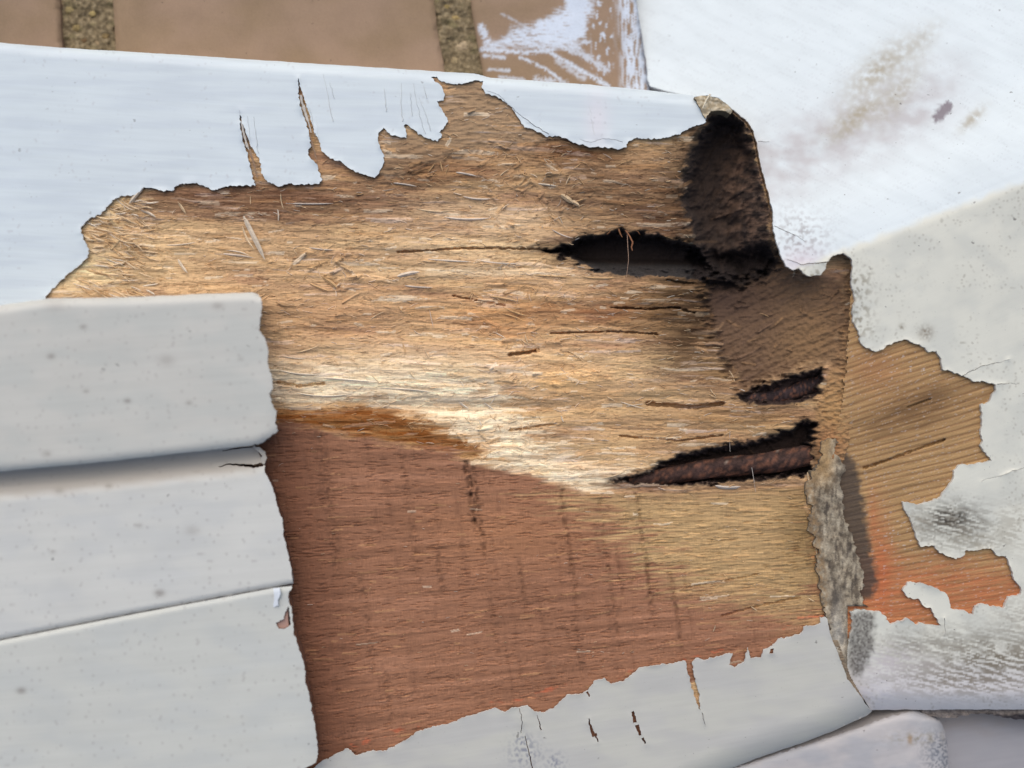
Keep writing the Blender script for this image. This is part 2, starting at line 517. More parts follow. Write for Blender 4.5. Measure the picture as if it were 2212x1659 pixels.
def sill_z(px, py):
    d = ridge_d(px, py)
    up = 3.4 - 0.021 * np.sqrt(d * d + 400) - 0.010 * 160 * sstep(60, 220, d)
    lo = 3.4 - 0.0050 * np.sqrt(d * d + 400)
    t = sstep(-14, 14, d)
    z = lo * (1 - t) + up * t
    # nose of the sill rolls over towards the bottom edge
    b = np.clip((py - 1490) / 46, 0, 1)
    z = z - 2.2 * b * b
    # low towards the joint
    j = np.clip((1930 - px) / 130, 0, 1) * sstep(560, 700, py)
    z = z - 0.9 * j * j
    return z + 0.04 * fbm(px / 90, py / 70, 71, 2)

def rail_z(px, py):
    top = np.interp(px, [p[0] for p in RAIL_TOP], [p[1] for p in RAIL_TOP])
    d = np.clip((py - top) / 26.0, 0, 1)
    z = 0.42 - 1.7 * (1 - np.sqrt(1 - (1 - d) ** 2))
    z = z + 3.0 * sstep(520, 60, px)
    return z + 0.02 * fbm(px / 120, py / 60, 31, 2)

def low_z(px, py):
    bot = np.interp(px, [1400, 1560, 1635, 1736, 1804, 1884], [1740, 1668, 1638, 1604, 1577, 1536])
    d = np.clip((bot - py) / 60.0, 0, 1)
    z = 0.36 - 3.4 * (1 - np.sqrt(1 - (1 - d) ** 2))
    return z + 0.03 * fbm(px / 110, py / 70, 41, 2)

# ------------------------------------------------------------------ brick wall
wall = thing('brick_wall', 'buff brick wall with sandy mortar joints behind the white rail', 'wall', loc=tuple(pos(600, 60, -9.0)))

def brick_edge(poly, w):
    def f(px, py):
        d = dist_line(px, py, poly, True)
        t = np.clip(d / w, 0, 1)
        return -8.0 - 1.1 * (1 - np.sqrt(1 - (1 - t) ** 2)) + 0.06 * fbm(px / 70, py / 70, 3, 3)
    return f

def brick_col(seed, tone=1.0):
    def f(px, py):
        c = np.tile(rgb(154, 129, 106), (len(px), 1)) * tone
        t = sstep(-0.6, 0.7, fbm(px / 170, py / 120, seed, 3))
        c = mix(c, rgb(142, 119, 92) * tone, t * 0.8)
        t = sstep(0.1, 0.9, fbm(px / 120 + 3, py / 160, seed + 4, 3))
        c = mix(c, rgb(154, 129, 106) * tone, t * 0.6)
        return c
    return f

def smear_col(px, py):
    c = brick_col(9)(px, py)
    wob = 7 * fbm(px / 30, py / 30, 12, 2)
    poly = [(1228, -60), (1284, -60), (1281, 30), (1268, 78), (1240, 100), (1190, 106), (1120, 103), (1058, 112), (1038, 104), (1046, 92), (1085, 82), (1104, 56), (1150, 50), (1190, 34), (1220, 10)]
    d = sdf(px + wob, py + wob * .6, poly, 60)
    st = fbm((px + py * 0.25) / 42, (py - px * 0.10) / 4.0, 13, 3)
    m = sstep(5, -9, d + 10 * st) * sstep(-0.9, 0.15, st + 0.5 * sstep(1150, 1240, px))
    # dragged thin strokes
    def stroke(pts, w, op, sd, gap=0.0):
        dd = dist_line(px, py, pts)
        s = fbm((px + py) / 22, (py - px * .3) / 3.2, sd, 3)
        return op * sstep(w, w * 0.35, dd + w * 0.6 * s) * sstep(gap - .5, gap, s)
    for i, (pts, w, op) in enumerate([
        ([(1040, 106), (1140, 114), (1195, 106)], 7, .9), ([(1046, 120), (1090, 124)], 6, .8), ([(1150, 92), (1235, 140), (1316, 188)], 7, .9),
        ([(1180, 86), (1260, 118), (1310, 150)], 11, .75), ([(1123, 124), (1170, 144), (1210, 170)], 5, .85), ([(1040, 60), (1052, 90)], 12, .9),
        ([(1055, 150), (1100, 152)], 5, .7), ([(1160, 172), (1220, 180)], 12, .7), ([(1080, 166), (1130, 172)], 6, .6), ([(1205, 130), (1260, 168)], 10, .6),
        ([(1085, 30), (1125, 52)], 4, .5), ([(1230, 96), (1270, 90)], 8, .8), ([(1200, 96), (1250, 104)], 10, .9)]):
        m = np.maximum(m, stroke(pts, w, op, 20 + i, -0.2))
    # bluish white down the end of the brick, with bare streaks
    v = fbm(px / 5.5, py / 40, 55, 3)
    e = sstep(1322, 1352, px + 6 * v - 0.06 * py)
    m = np.maximum(m, e * sstep(-0.35, 0.25, v + 0.15) * 0.95)
    sp = sstep(0.35, 0.6, fbm(px / 7, py / 22, 57, 2)) * sstep(1272, 1285, px) * sstep(1330, 1318, px)
    m = np.maximum(m, sp * .9)
    c = mix(c, rgb(208, 217, 228), np.clip(m, 0, 1))
    # shadow gap against the sill, painted dark blue-grey on the brick end
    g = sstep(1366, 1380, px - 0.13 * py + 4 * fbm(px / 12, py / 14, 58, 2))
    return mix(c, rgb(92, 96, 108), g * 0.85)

B1 = [(-700, -420), (126, -420), (128, -10), (136, 120), (140, 330), (-700, 330)]
B2 = [(242, -420), (936, -420), (936, -10), (944, 60), (962, 160), (985, 330), (256, 330), (250, 105), (244, 0)]
B3 = [(1010, -420), (1366, -420), (1374, 0), (1392, 110), (1408, 215), (1420, 330), (1075, 330), (1042, 155), (1018, 20)]
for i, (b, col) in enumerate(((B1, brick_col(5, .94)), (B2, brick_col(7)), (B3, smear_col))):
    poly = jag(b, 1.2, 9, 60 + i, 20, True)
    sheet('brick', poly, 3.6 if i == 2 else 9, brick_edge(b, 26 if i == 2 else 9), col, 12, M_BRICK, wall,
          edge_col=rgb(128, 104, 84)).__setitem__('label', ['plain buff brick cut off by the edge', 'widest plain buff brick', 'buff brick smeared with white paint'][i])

def mortar_z(px, py):
    return -9.6 + 0.45 * fbm(px / 26, py / 24, 81, 4, .65)
def mortar_col(px, py):
    c = np.tile(rgb(128, 113, 86), (len(px), 1))
    n = fbm(px / 9, py / 9, 82, 3)
    c = mix(c, rgb(160, 144, 114), sstep(0.15, 0.7, n) * .7)
    c = mix(c, rgb(92, 80, 60), sstep(0.1, 0.7, -n) * .7)
    c = mix(c, rgb(112, 104, 72), sstep(.2, .8, fbm(px / 40, py / 30, 84, 2)) * .6)
    return c
sheet('mortar', [(100, -420), (290, -420), (290, 330), (100, 330)], 3.2, mortar_z, mortar_col, 20, M_MORTAR, wall)
sheet('mortar', [(900, -420), (1060, -420), (1095, 330), (920, 330)], 3.2, lambda px, py: mortar_z(px, py) + .3, mortar_col, 20, M_MORTAR, wall)

def pebble(name, px, py, z, r, col, mat, parent, seed):
    """small rounded stone"""
    import bmesh
    bm = bmesh.new()
    bmesh.ops.create_icosphere(bm, subdivisions=3, radius=1.0)
    me = bpy.data.meshes.new(name)
    p0 = pos(np.array(px), np.array(py), z)
    for v in bm.verts:
        n = 1 + .18 * float(fbm(np.array(v.co.x * 1.3 + seed), np.array(v.co.y * 1.3 + v.co.z), seed, 2))
        v.co = Vector((v.co.x * r[0] * n * MM + p0[0], v.co.y * r[1] * n * MM + p0[1], v.co.z * r[2] * n * MM + p0[2]))
    bm.to_mesh(me); bm.free()
    me.polygons.foreach_set('use_smooth', [True] * len(me.polygons))
    a = me.color_attributes.new('Col', 'FLOAT_COLOR', 'POINT')
    a.data.foreach_set('color', np.tile(np.append(rgb(*col), 1).astype(np.float32), len(me.vertices)))
    return link(name, me, mat, parent)

for i, (x, y, r, c) in enumerate([(1000, 100, 1.35, (172, 152, 122)), (985, 132, .9, (160, 142, 108)), (968, 84, .7, (176, 158, 116)), (986, 40, .8, (160, 138, 92)), (1012, 128, .7, (150, 134, 104)), (962, 16, .8, (150, 130, 84)),
                                  (165, 60, .7, (142, 124, 84)), (200, 30, .6, (170, 150, 100)), (228, 78, .6, (132, 112, 76)), (150, 22, .8, (148, 132, 92)), (214, 92, .7, (158, 136, 104)), (180, 86, .6, (126, 100, 70))]):
    pebble('grit_stone', x, y, -9.7, (r * 1.1, r * .85, r * .4), c, M_MORTAR, wall, 7 + i)

# ------------------------------------------------------------------ the rotten window post
post = thing('window_post', 'rotten brown timber window post with torn white paint and splintered grain', 'window frame', loc=tuple(pos(1100, 800, -2.0)))

SX, SY = 2.1, 1.55
xs = np.arange(60, 1868, SX); ys = np.arange(150, 1700, SY)
X, Y = np.meshgrid(xs, ys)
slope = np.interp(Y, [200, 450, 800, 1100, 1400, 1660], [0.03, 0.03, 0.015, -0.03, -0.11, -0.14])
G = Y - slope * (X - 1100)                     # coordinate across the grain
wx = X + 26 * fbm(X / 140, G / 90, 1, 2)
wg = G + 5 * fbm(X / 150, G / 60, 2, 2)

# regions of the wood ------------------------------------------------
P_SAWN = [(560, 905), (640, 914), (720, 930), (790, 948), (880, 962), (960, 972), (1000, 990), (1070, 1010), (1140, 1022), (1200, 1045), (1262, 1066), (1330, 1060), (1420, 1062), (1600, 1052), (1760, 1040), (1780, 1190), (1790, 1345), (1700, 1420), (1300, 1530), (700, 1760), (560, 1760)]
d_sawn = sdf(wx, Y + 8 * fbm(X / 60, G / 8, 4, 2), P_SAWN, 120)
sawn = sstep(10, -10, d_sawn)
P_TAN = [(1230, 1066), (1330, 1120), (1400, 1190), (1440, 1240), (1530, 1272), (1630, 1302), (1700, 1325), (1800, 1335), (1800, 1040), (1600, 1050), (1440, 1058)]
tan_r = sstep(70, -50, sdf(X + 140 * fbm(X / 90, G / 7, 5, 3), Y + 18 * fbm(X / 50, G / 12, 6, 2), P_TAN, 120)) * sawn
P_CAV = [(1536, 238), (1556, 228), (1590, 240), (1620, 268), (1640, 325), (1655, 385), (1668, 455), (1674, 520), (1690, 556), (1668, 590), (1600, 612), (1540, 596), (1512, 560), (1494, 530), (1490, 500), (1474, 462), (1466, 420), (1472, 368), (1488, 320), (1508, 280), (1524, 262)]
d_cav = sdf(X + 7 * fbm(X / 30, Y / 22, 7, 3), Y + 7 * fbm(X / 30, Y / 22, 8, 3), P_CAV)
P_SLOT = [(1172, 536), (1225, 524), (1255, 512), (1290, 500), (1350, 497), (1430, 505), (1470, 518), (1500, 528), (1560, 545), (1640, 536), (1678, 548), (1668, 585), (1610, 612), (1540, 607), (1440, 601), (1350, 598), (1290, 590), (1236, 566), (1190, 552)]
d_slot = sdf(X + 16 * fbm(X / 40, Y / 15, 9, 2), Y + 8 * fbm(X / 26, Y / 16, 10, 3), P_SLOT)
P_END = [(1520, 620), (1545, 606), (1610, 610), (1690, 556), (1720, 590), (1780, 598), (1826, 604), (1822, 700), (1804, 790), (1760, 786), (1690, 812), (1610, 842), (1576, 800), (1552, 740), (1530, 680)]
d_end = sdf(X + 8 * fbm(X / 40, Y / 30, 12, 3), Y + 8 * fbm(X / 30, Y / 30, 13, 3), P_END)
P_SLOT2 = [(1582, 852), (1610, 838), (1690, 812), (1752, 792), (1786, 786), (1782, 832), (1762, 866), (1720, 880), (1640, 880), (1600, 872)]
d_slot2 = sdf(X + 10 * fbm(X / 30, Y / 15, 14, 2), Y + 7 * fbm(X / 20, Y / 12, 15, 3), P_SLOT2)
P_SLOT3 = [(1282, 1047), (1350, 1022), (1400, 1012), (1450, 982), (1510, 964), (1560, 956), (1640, 944), (1700, 922), (1745, 896), (1768, 912), (1764, 960), (1758, 1006), (1750, 1034), (1650, 1044), (1560, 1052), (1460, 1058), (1370, 1052)]
d_slot3 = sdf(X + 14 * fbm(X / 40, Y / 14, 16, 2), Y + 7 * fbm(X / 20, Y / 12, 17, 3), P_SLOT3)
P_TRIM = [(1760, 1010), (1742, 940), (1760, 888), (1790, 800), (1815, 700), (1824, 596), (1846, 560), (1860, 700), (1860, 900), (1830, 1010)]
trim_s = sstep(9, -9, sdf(X + 6 * fbm(X / 16, Y / 14, 18, 3), Y, P_TRIM))
P_PRIM = [(940, 160), (1050, 160), (1135, 262), (1180, 300), (1150, 330), (1040, 318), (1000, 330), (920, 360), (830, 392), (800, 360), (830, 280), (900, 288), (945, 300)]
prim = sstep(12, -12, sdf(X + 14 * fbm(X / 30, Y / 14, 19, 3), Y + 10 * fbm(X / 26, Y / 18, 20, 3), P_PRIM))
P_STAIN = [(560, 880), (680, 888), (760, 878), (830, 884), (900, 906), (960, 938), (1010, 958), (1060, 962), (1030, 990), (960, 976), (880, 962), (790, 948), (690, 928), (560, 908)]
d_stain = sdf(X + 34 * fbm(X / 60, G / 7, 21, 3), Y + 7 * fbm(X / 50, G / 10, 22, 3), P_STAIN)
stain = sstep(10, -10, d_stain)
P_PALE = [(560, 790), (700, 796), (850, 806), (980, 826), (1090, 862), (1150, 920), (1190, 985), (1300, 1020), (1380, 1010), (1280, 1062), (1200, 1046), (1080, 1004), (1000, 962), (930, 918), (830, 884), (760, 876), (690, 884), (560, 872)]
pale = sstep(30, -22, sdf(X + 70 * fbm(X / 70, G / 7, 23, 3), Y + 12 * fbm(X / 50, G / 12, 24, 3), P_PALE))
cav = sstep(10, -14, d_cav + 8 * fbm(X / 14, Y / 10, 43, 2)); slot = sstep(2, -4, d_slot); endw = sstep(22, -16, d_end + 10 * fbm(X / 26, Y / 8, 11, 2))
d_slot2 = d_slot2 + 4; d_slot3 = d_slot3 + 5
slot2 = sstep(4, -6, d_slot2); slot3 = sstep(4, -6, d_slot3)
hole = np.maximum.reduce([cav, slot, slot2, slot3])
rot = np.clip(1 - sawn - trim_s, 0, 1) * (1 - endw) * (1 - hole)

# colour of the wood ---------------------------------------------------
n_lo = fbm(wx / 210, wg / 38, 30, 3)
n_st = fbm(wx / 95, wg / 7.0, 31, 3)
n_fi = fbm(wx / 42, wg / 2.6, 32, 2)
C = np.tile(rgb(190, 158, 122), X.shape + (1,)).reshape(X.shape + (3,))
C = mix(C, rgb(166, 131, 104), sstep(0.05, 0.75, n_lo))
C = mix(C, rgb(204, 174, 132), sstep(0.05, 0.8, -n_lo))
for (cx, cy, rx, ry, col, k) in [
        (540, 445, 330, 60, (134, 104, 82), .97), (860, 440, 120, 50, (142, 112, 88), .8), (930, 385, 170, 28, (136, 104, 76), .9), (1250, 330, 110, 26, (114, 76, 44), .95), (1330, 410, 170, 90, (130, 106, 82), .95), (1100, 300, 60, 30, (150, 118, 84), .7),
        (1040, 470, 170, 34, (214, 190, 158), .6), (1050, 540, 240, 24, (224, 200, 160), .7), (1000, 590, 200, 10, (226, 210, 180), .7), (210, 470, 90, 60, (232, 208, 162), .95), (190, 600, 120, 50, (238, 218, 174), .97), (330, 560, 120, 60, (216, 188, 146), .8),
        (1290, 670, 190, 34, (150, 108, 78), .85), (1440, 660, 120, 70, (138, 108, 72), .9), (1495, 690, 95, 135, (96, 74, 52), .97), (1560, 800, 50, 40, (120, 94, 62), .7), (1180, 545, 70, 22, (140, 116, 86), .7),
        (1200, 815, 90, 40, (214, 164, 96), .7), (900, 800, 330, 50, (222, 202, 170), .7), (1300, 900, 260, 60, (182, 152, 114), .7), (1620, 900, 150, 40, (150, 122, 88), .9), (1480, 960, 160, 30, (158, 128, 94), .8),
        (700, 580, 320, 60, (186, 156, 120), .6), (1440, 320, 60, 24, (178, 150, 116), .8), (1480, 450, 40, 80, (128, 98, 66), .8), (1440, 470, 100, 50, (110, 82, 62), .9), (760, 700, 200, 60, (190, 152, 116), .6), (1080, 690, 120, 60, (200, 150, 100), .6)]:
    C = mix(C, rgb(*col), np.clip(k * blob(wx, wg, cx, cy, rx, ry) * (1 + .5 * n_st), 0, 1))
C = mix(C, rgb(236, 222, 194), pale * np.clip(.75 + .5 * n_st, 0, 1))
C = mix(C, rgb(184, 132, 62), sstep(34, -6, d_stain) * .55 * (1 - sawn))
C = mix(C, rgb(116, 68, 26), stain * np.clip(.85 + .4 * n_st, 0, 1))
C = mix(C, rgb(152, 128, 102), prim * .95)
lil = sstep(.35, .8, fbm(wx / 130, wg / 8, 33, 3)) * sstep(.0, .5, fbm(X / 200, Y / 120, 34, 2) + .2)
C = mix(C, rgb(226, 212, 204), lil * .4)
dash = sstep(.48, .72, perlin(X / 13, G / 2.7, 37) + .35 * fbm(X / 120, G / 36, 44, 2))
C = mix(C, rgb(104, 76, 56), dash * .4)
saw_c = np.tile(rgb(150, 106, 80), X.shape + (1,)).reshape(X.shape + (3,))
band = fbm(X / 330, G / 15, 35, 2)
saw_c = mix(saw_c, rgb(124, 86, 64), sstep(0.05, 0.8, band) * .65)
saw_c = mix(saw_c, rgb(174, 126, 98), sstep(0.1, 0.9, -band) * .6)
saw_c = mix(saw_c, rgb(108, 70, 52), sstep(770, 610, X - 0.16 * (Y - 1000)) * .75)
saw_c = mix(saw_c, rgb(170, 120, 84), blob(X, Y, 1100, 1150, 200, 80) * .5)
saw_c = mix(saw_c, rgb(120, 84, 64), sstep(.3, .7, fbm(X / 26, G / 5, 47, 2) - .25 + .3 * band) * .6)
saw_c = mix(saw_c, rgb(182, 150, 106), tan_r)
saw_c = mix(saw_c, rgb(130, 104, 66), blob(X, Y, 1740, 1150, 60, 120) * .7)
# saw kerfs: pale / dark lines across the grain
saw_lines = np.zeros_like(X)
for (kx, ky0, ky1, dep, wd) in [(690, 930, 1250, .12, 13), (866, 960, 1260, .10, 9), (1006, 975, 1140, .34, 7), (1018, 980, 1200, .2, 5), (1208, 1025, 1300, .16, 6), (1292, 1060, 1400, .13, 5), (1372, 1050, 1330, .18, 6), (944, 1190, 1290, .15, 6),
                                (1120, 1210, 1330, .13, 5), (1450, 1240, 1400, .15, 5), (1060, 1290, 1420, .10, 7), (780, 1250, 1460, .1, 8), (830, 1440, 1560, .12, 7), (1240, 1330, 1470, .1, 5), (1330, 1180, 1300, .1, 4)]:
    lx = kx + 0.135 * (Y - ky0) + 3 * fbm(X / 30, Y / 16, int(kx), 2)
    saw_lines = np.maximum(saw_lines, dep * np.exp(-((X - lx) / wd) ** 2) * sstep(ky0 - 15, ky0 + 10, Y) * sstep(ky1 + 25, ky1 - 25, Y) * np.clip(.75 + .9 * fbm(X / 9, Y / 14, int(kx) + 3, 2), 0, 1.4))
edge_o = sstep(16, 0, np.abs(dist_line(X[::2, ::2], Y[::2, ::2], LOW_TEAR[3:36] + LOW_TEAR[44:]) - 7)) if False else 0
sm_u = X - .135 * Y
sawm = np.zeros_like(X)
for q_ in range(26):
    c_ = 470 + q_ * 47 + 13 * math.sin(q_ * 2.3)
    sawm = np.maximum(sawm, np.exp(-((sm_u - c_ - 4 * fbm(Y / 60, X * 0 + q_, 300 + q_, 2)) / (3.0 + 2 * (q_ % 3))) ** 2) * sstep(-.15, .5, fbm(Y / 70 + q_ * 7.3, X * 0 + .5, 301, 2)))
saw_c = mix(saw_c, rgb(108, 74, 56), sawm * (1 - .6 * tan_r) * np.clip(.75 + .6 * fbm(X / 10, Y / 7, 302, 2), 0, 1.2) * .4)
C = mix(C, rgb(0, 0, 0), np.zeros_like(X)) * (1 - sawn[..., None]) + saw_c * sawn[..., None]
C = mix(C, rgb(150, 117, 84), trim_s)
C = mix(C, rgb(178, 140, 92), trim_s * blob(X, Y, 1800, 900, 40, 90) * .7)
C = mix(C, rgb(150, 108, 74), trim_s * blob(X, Y, 1790, 960, 30, 40))
dia = (X + Y * .9)
dia = X - .5 * Y
n_end = fbm(dia / 70, (Y + X * .45) / 12, 36, 3) + .5 * fbm(X / 40, Y / 40, 62, 2)
ec = np.tile(rgb(110, 86, 66), X.shape + (1,)).reshape(X.shape + (3,))
ec = mix(ec, rgb(102, 80, 64), sstep(0, .8, n_end))
ec = mix(ec, rgb(146, 114, 78), blob(X, Y, 1750, 740, 80, 90) * .6)
ec = mix(ec, rgb(70, 54, 46), blob(X, Y, 1570, 640, 90, 60) * .95)
C = mix(C, ec[..., :3], endw)
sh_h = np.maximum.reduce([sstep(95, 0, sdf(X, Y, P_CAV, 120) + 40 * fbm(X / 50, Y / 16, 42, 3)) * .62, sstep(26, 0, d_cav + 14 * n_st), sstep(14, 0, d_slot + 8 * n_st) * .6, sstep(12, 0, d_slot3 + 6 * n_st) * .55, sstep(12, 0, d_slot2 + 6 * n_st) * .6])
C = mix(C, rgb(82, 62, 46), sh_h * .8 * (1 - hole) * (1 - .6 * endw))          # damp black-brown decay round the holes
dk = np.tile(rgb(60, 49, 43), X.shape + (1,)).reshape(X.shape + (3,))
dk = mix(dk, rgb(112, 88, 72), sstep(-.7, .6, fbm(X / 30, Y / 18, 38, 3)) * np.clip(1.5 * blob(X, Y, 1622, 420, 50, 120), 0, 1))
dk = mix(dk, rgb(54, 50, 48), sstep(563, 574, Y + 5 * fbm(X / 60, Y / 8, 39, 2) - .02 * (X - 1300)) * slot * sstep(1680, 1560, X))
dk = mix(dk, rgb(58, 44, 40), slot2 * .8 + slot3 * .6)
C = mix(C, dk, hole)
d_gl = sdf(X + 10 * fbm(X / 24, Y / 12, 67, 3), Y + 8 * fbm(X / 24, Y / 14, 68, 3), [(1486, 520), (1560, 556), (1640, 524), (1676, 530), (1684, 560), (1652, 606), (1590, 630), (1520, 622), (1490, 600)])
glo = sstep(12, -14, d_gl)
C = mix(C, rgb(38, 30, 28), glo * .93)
C = C * (1 + tan_r * (.22 * fbm(wx / 90, wg / 3.2, 48, 3) + .12 * fbm(wx / 200, wg / 12, 49, 2)))[..., None]
grain = 1 + (.08 * n_st + .06 * n_fi) * (1 - .45 * sawn)
C = C * np.clip(grain, .45, 1.6)[..., None]
C = C * (1 + rot[..., None] * np.array([.15, .10, 0.02]))
C = C * (1 - 1.9 * saw_lines * sawn)[..., None]
hairs = fbm(X / 2.6, Y / 20, 45, 2) * sstep(-.2, .5, fbm(X / 70, Y / 16, 46, 2))
C = C * (1 + .18 * hairs * sawn)[..., None]
# reddish primer left along the torn lower paint, and along the joint
for pts, w in (([(760, 1612), (850, 1580), (900, 1566)], 7), ([(1060, 1522), (1140, 1505), (1220, 1478)], 7), ([(1340, 1462), (1372, 1444)], 5), ([(1690, 1362), (1772, 1332)], 5), ([(1480, 1422), (1560, 1404)], 4)):
    dd = dist_line(X, Y, pts)
    C = mix(C, rgb(190, 98, 66), sstep(w, 1, dd + 6 * fbm(X / 14, Y / 5, 40, 2)) * sstep(-.1, .5, fbm(X / 30, Y / 10, 41, 2)) * .6)

# height of the wood (mm) -------------------------------------------
H = -0.32 + 0.36 * fbm(wx / 260, wg / 70, 50, 3) + 0.20 * fbm(wx / 110, wg / 17, 51, 2)
H = H + 3.0 * sstep(520, 60, X)
rid = 1 - np.abs(fbm(wx / 70, wg / 5.0, 52, 2))
H = H - 0.14 * sstep(0.88, 1.0, rid)          # long splits
H = H + 0.05 * fbm(wx / 26, wg / 2.4, 53, 3) - .1 * dash
H = H * (1 - .8 * prim) + prim * (0.1 + 0.35 * fbm(X / 26, Y / 9, 54, 3) * .5)
H = H - 1.1 * blob(X, Y, 1000, 880, 330, 16) * (1 - sawn)
H = H + .9 * blob(X, Y, 950, 800, 420, 46)
Hs = -0.25 + 0.10 * fbm(X / 140, G / 26, 55, 2) + 0.045 * fbm(X / 34, G / 4.2, 56, 2) + 0.03 * fbm(X / 3.2, Y / 16, 57, 2)
pores = sstep(.42, .75, fbm(X / 34, G / 3.0, 58, 2) + .35 * fbm(X / 120, G / 30, 59, 2))
Hs = Hs - 0.26 * pores - 1.9 * saw_lines - .10 * sawm
H = H * (1 - sawn) + Hs * sawn
H = H - 0.18 * tan_r * (1 - np.abs(fbm(wx / 110, wg / 7, 60, 2)))
H = H * (1 - trim_s) + trim_s * (0.1 + .35 * fbm(X / 13, Y / 8, 61, 3) + .5 * sstep(1760, 1850, X))
He = -4.6 - 1.5 * blob(X, Y, 1580, 640, 90, 50) + 4.0 * sstep(1570, 1830, X) + .45 * fbm(dia / 70, (Y + X * .45) / 14, 62, 3) * .45 + .16 * fbm(X / 9, Y / 9, 63, 2)
H = H * (1 - endw) + He * endw
H = H - 1.8 * blob(X, Y, 1500, 700, 60, 110) * (1 - endw)
H = H - 9.0 * sstep(4, -44, d_cav) * (1 - .55 * blob(X, Y, 1655, 470, 55, 160) - .3 * blob(X, Y, 1620, 420, 40, 100)) - .6 * cav * fbm((X + .5 * Y) / 16, Y / 34, 64, 3)
H = H - 9.0 * sstep(2, -22, d_slot) * (1 - .62 * sstep(556, 578, Y - .02 * (X - 1300)) * sstep(1600, 1480, X)) * (1 - .8 * cav)
H = H - 4.0 * sstep(2, -18, d_slot2)
H = H - 6.0 * sstep(2, -20, d_slot3)
H = H - hole * .4 * fbm((X + .4 * Y) / 13, Y / 30, 65, 3) - 2.2 * glo
for pts, w, dp in (([(1100, 766), (1128, 763), (1162, 757)], 4.5, 2.2), ([(600, 826), (650, 834), (700, 828)], 4, 1.3), ([(1400, 872), (1500, 880), (1560, 872)], 6, 1.8), ([(1190, 720), (1330, 716), (1420, 722)], 2.5, 1.2),
                   ([(1440, 605), (1480, 612), (1530, 612)], 3, 1.), ([(1320, 664), (1400, 668), (1460, 664), (1500, 676)], 3, 1.3), ([(860, 545), (1000, 536), (1180, 538)], 3, 1.1), ([(1100, 930), (1200, 915)], 2.5, .9), ([(1340, 942), (1470, 952), (1560, 940)], 2.5, 1.),
                   ([(1730, 1290), (1640, 1308), (1560, 1330)], 2.5, .6), ([(1480, 1270), (1640, 1240)], 2, .4), ([(980, 640), (1090, 660)], 2.5, .9)):
    H = H - dp * sstep(w, w * .3, dist_line(X, Y, pts) + 2.0 * fbm(X / 14, Y / 5, 66, 2))

H = H - .7 * sstep(1738, 1762, X) * sstep(985, 1010, Y) * sstep(1345, 1330, Y)
# broken flakes of grain lying on the rotten face ----------------------
H0 = H.copy(); C0 = C.copy()
def flakes(n, prob, Lr, Wr, hr, ang, pale_p, seed):
    r = np.random.default_rng(seed)
    ny, nx = X.shape
    done = 0
    while done < n:
        i = r.integers(0, ny); j = r.integers(0, nx)
        if r.random() > prob[i, j]:
            done += 0.25
            continue
        done += 1
        L = r.uniform(*Lr); W = r.uniform(*Wr); h = r.uniform(*hr) * (1 if r.random() < .85 else 1.9)
        a = math.atan(slope[i, j]) + r.normal(0, ang)
        ca, sa = math.cos(a), math.sin(a)
        bx = int((L * abs(ca) + W) / SX) + 2; by = int((L * abs(sa) + W) / SY) + 2
        s = (slice(max(0, i - by), min(ny, i + by + 1)), slice(max(0, j - bx), min(nx, j + bx + 1)))
        dx = X[s] - xs[j]; dy = Y[s] - ys[i]
        dy = dy + dx * dx * r.normal(0, .0012)
        u = (dx * ca + dy * sa) / L; v = (-dx * sa + dy * ca) / W
        rag = r.uniform(.55, 1.1, 9)
        k = np.clip(((v + 1) * 4).astype(int), 0, 8)
        sg = 1 if r.random() < .5 else -1
        uu = u * sg
        m = (np.abs(v) < 1) & (uu < rag[k]) & (uu > -1)
        prof = h * np.sqrt(np.clip(1 - v * v, 0, 1)) * (.15 + .85 * np.clip((uu + 1) / 2, 0, 1) ** 1.3)
        nh = H0[s] + prof
        m &= (nh > H[s]) & (prob[s] > .12)
        H[s] = np.where(m, nh, H[s])
        base = C0[i, j]
        lum = min(1.0, float(base[1]) / .22)
        q = r.random()
        t = base * r.uniform(.88, 1.2)
        if q < pale_p: t = t * (1 - .6 * lum) + rgb(236, 220, 192) * .6 * lum
        elif q < pale_p + .14: t = t * (1 - .5 * lum) + rgb(200, 156, 106) * .5 * lum
        elif q < pale_p + .24: t = t * .72
        g = 1 + .22 * np.sin(v * r.uniform(3, 8) + r.uniform(0, 6)) + .1 * n_fi[s]
        w = (m * .78)[..., None]
        C[s] = C[s] * (1 - w) + (t * g[..., None]) * w
p_rot = np.clip(rot * (1 - .85 * prim), 0, 1)
flakes(3000, p_rot, (12, 60), (2.2, 5.5), (.03, .11), .05, .08, 1)
flakes(6500, p_rot, (4, 18), (1.4, 3.2), (.03, .15), .18, .08, 2)
mess = np.clip(p_rot * (blob(X, Y, 1130, 360, 80, 90) + blob(X, Y, 1200, 430, 70, 60) + blob(X, Y, 1140, 640, 90, 70) + blob(X, Y, 1080, 930, 90, 50) + blob(X, Y, 700, 600, 90, 60) + blob(X, Y, 1160, 780, 80, 50) + blob(X, Y, 240, 480, 90, 60) + .6 * blob(X, Y, 900, 330, 90, 60)), 0, 1)
flakes(1000, mess, (7, 26), (2.0, 5), (.2, .7), .5, .12, 3)
flakes(260, prim, (5, 16), (2, 5), (.1, .5), .8, .1, 7)
flakes(900, tan_r, (8, 40), (1.5, 3.2), (.06, .22), .05, .05, 8)
flakes(1500, sawn, (6, 26), (1.2, 2.6), (.05, .16), .08, .02, 4)
flakes(380, np.clip(endw + .5 * trim_s, 0, 1), (8, 26), (1.6, 3.4), (.15, .5), .6, .03, 5)
flakes(260, np.clip(hole * (X > 1450), 0, 1), (10, 40), (2, 4), (.2, .8), .7, .0, 6)

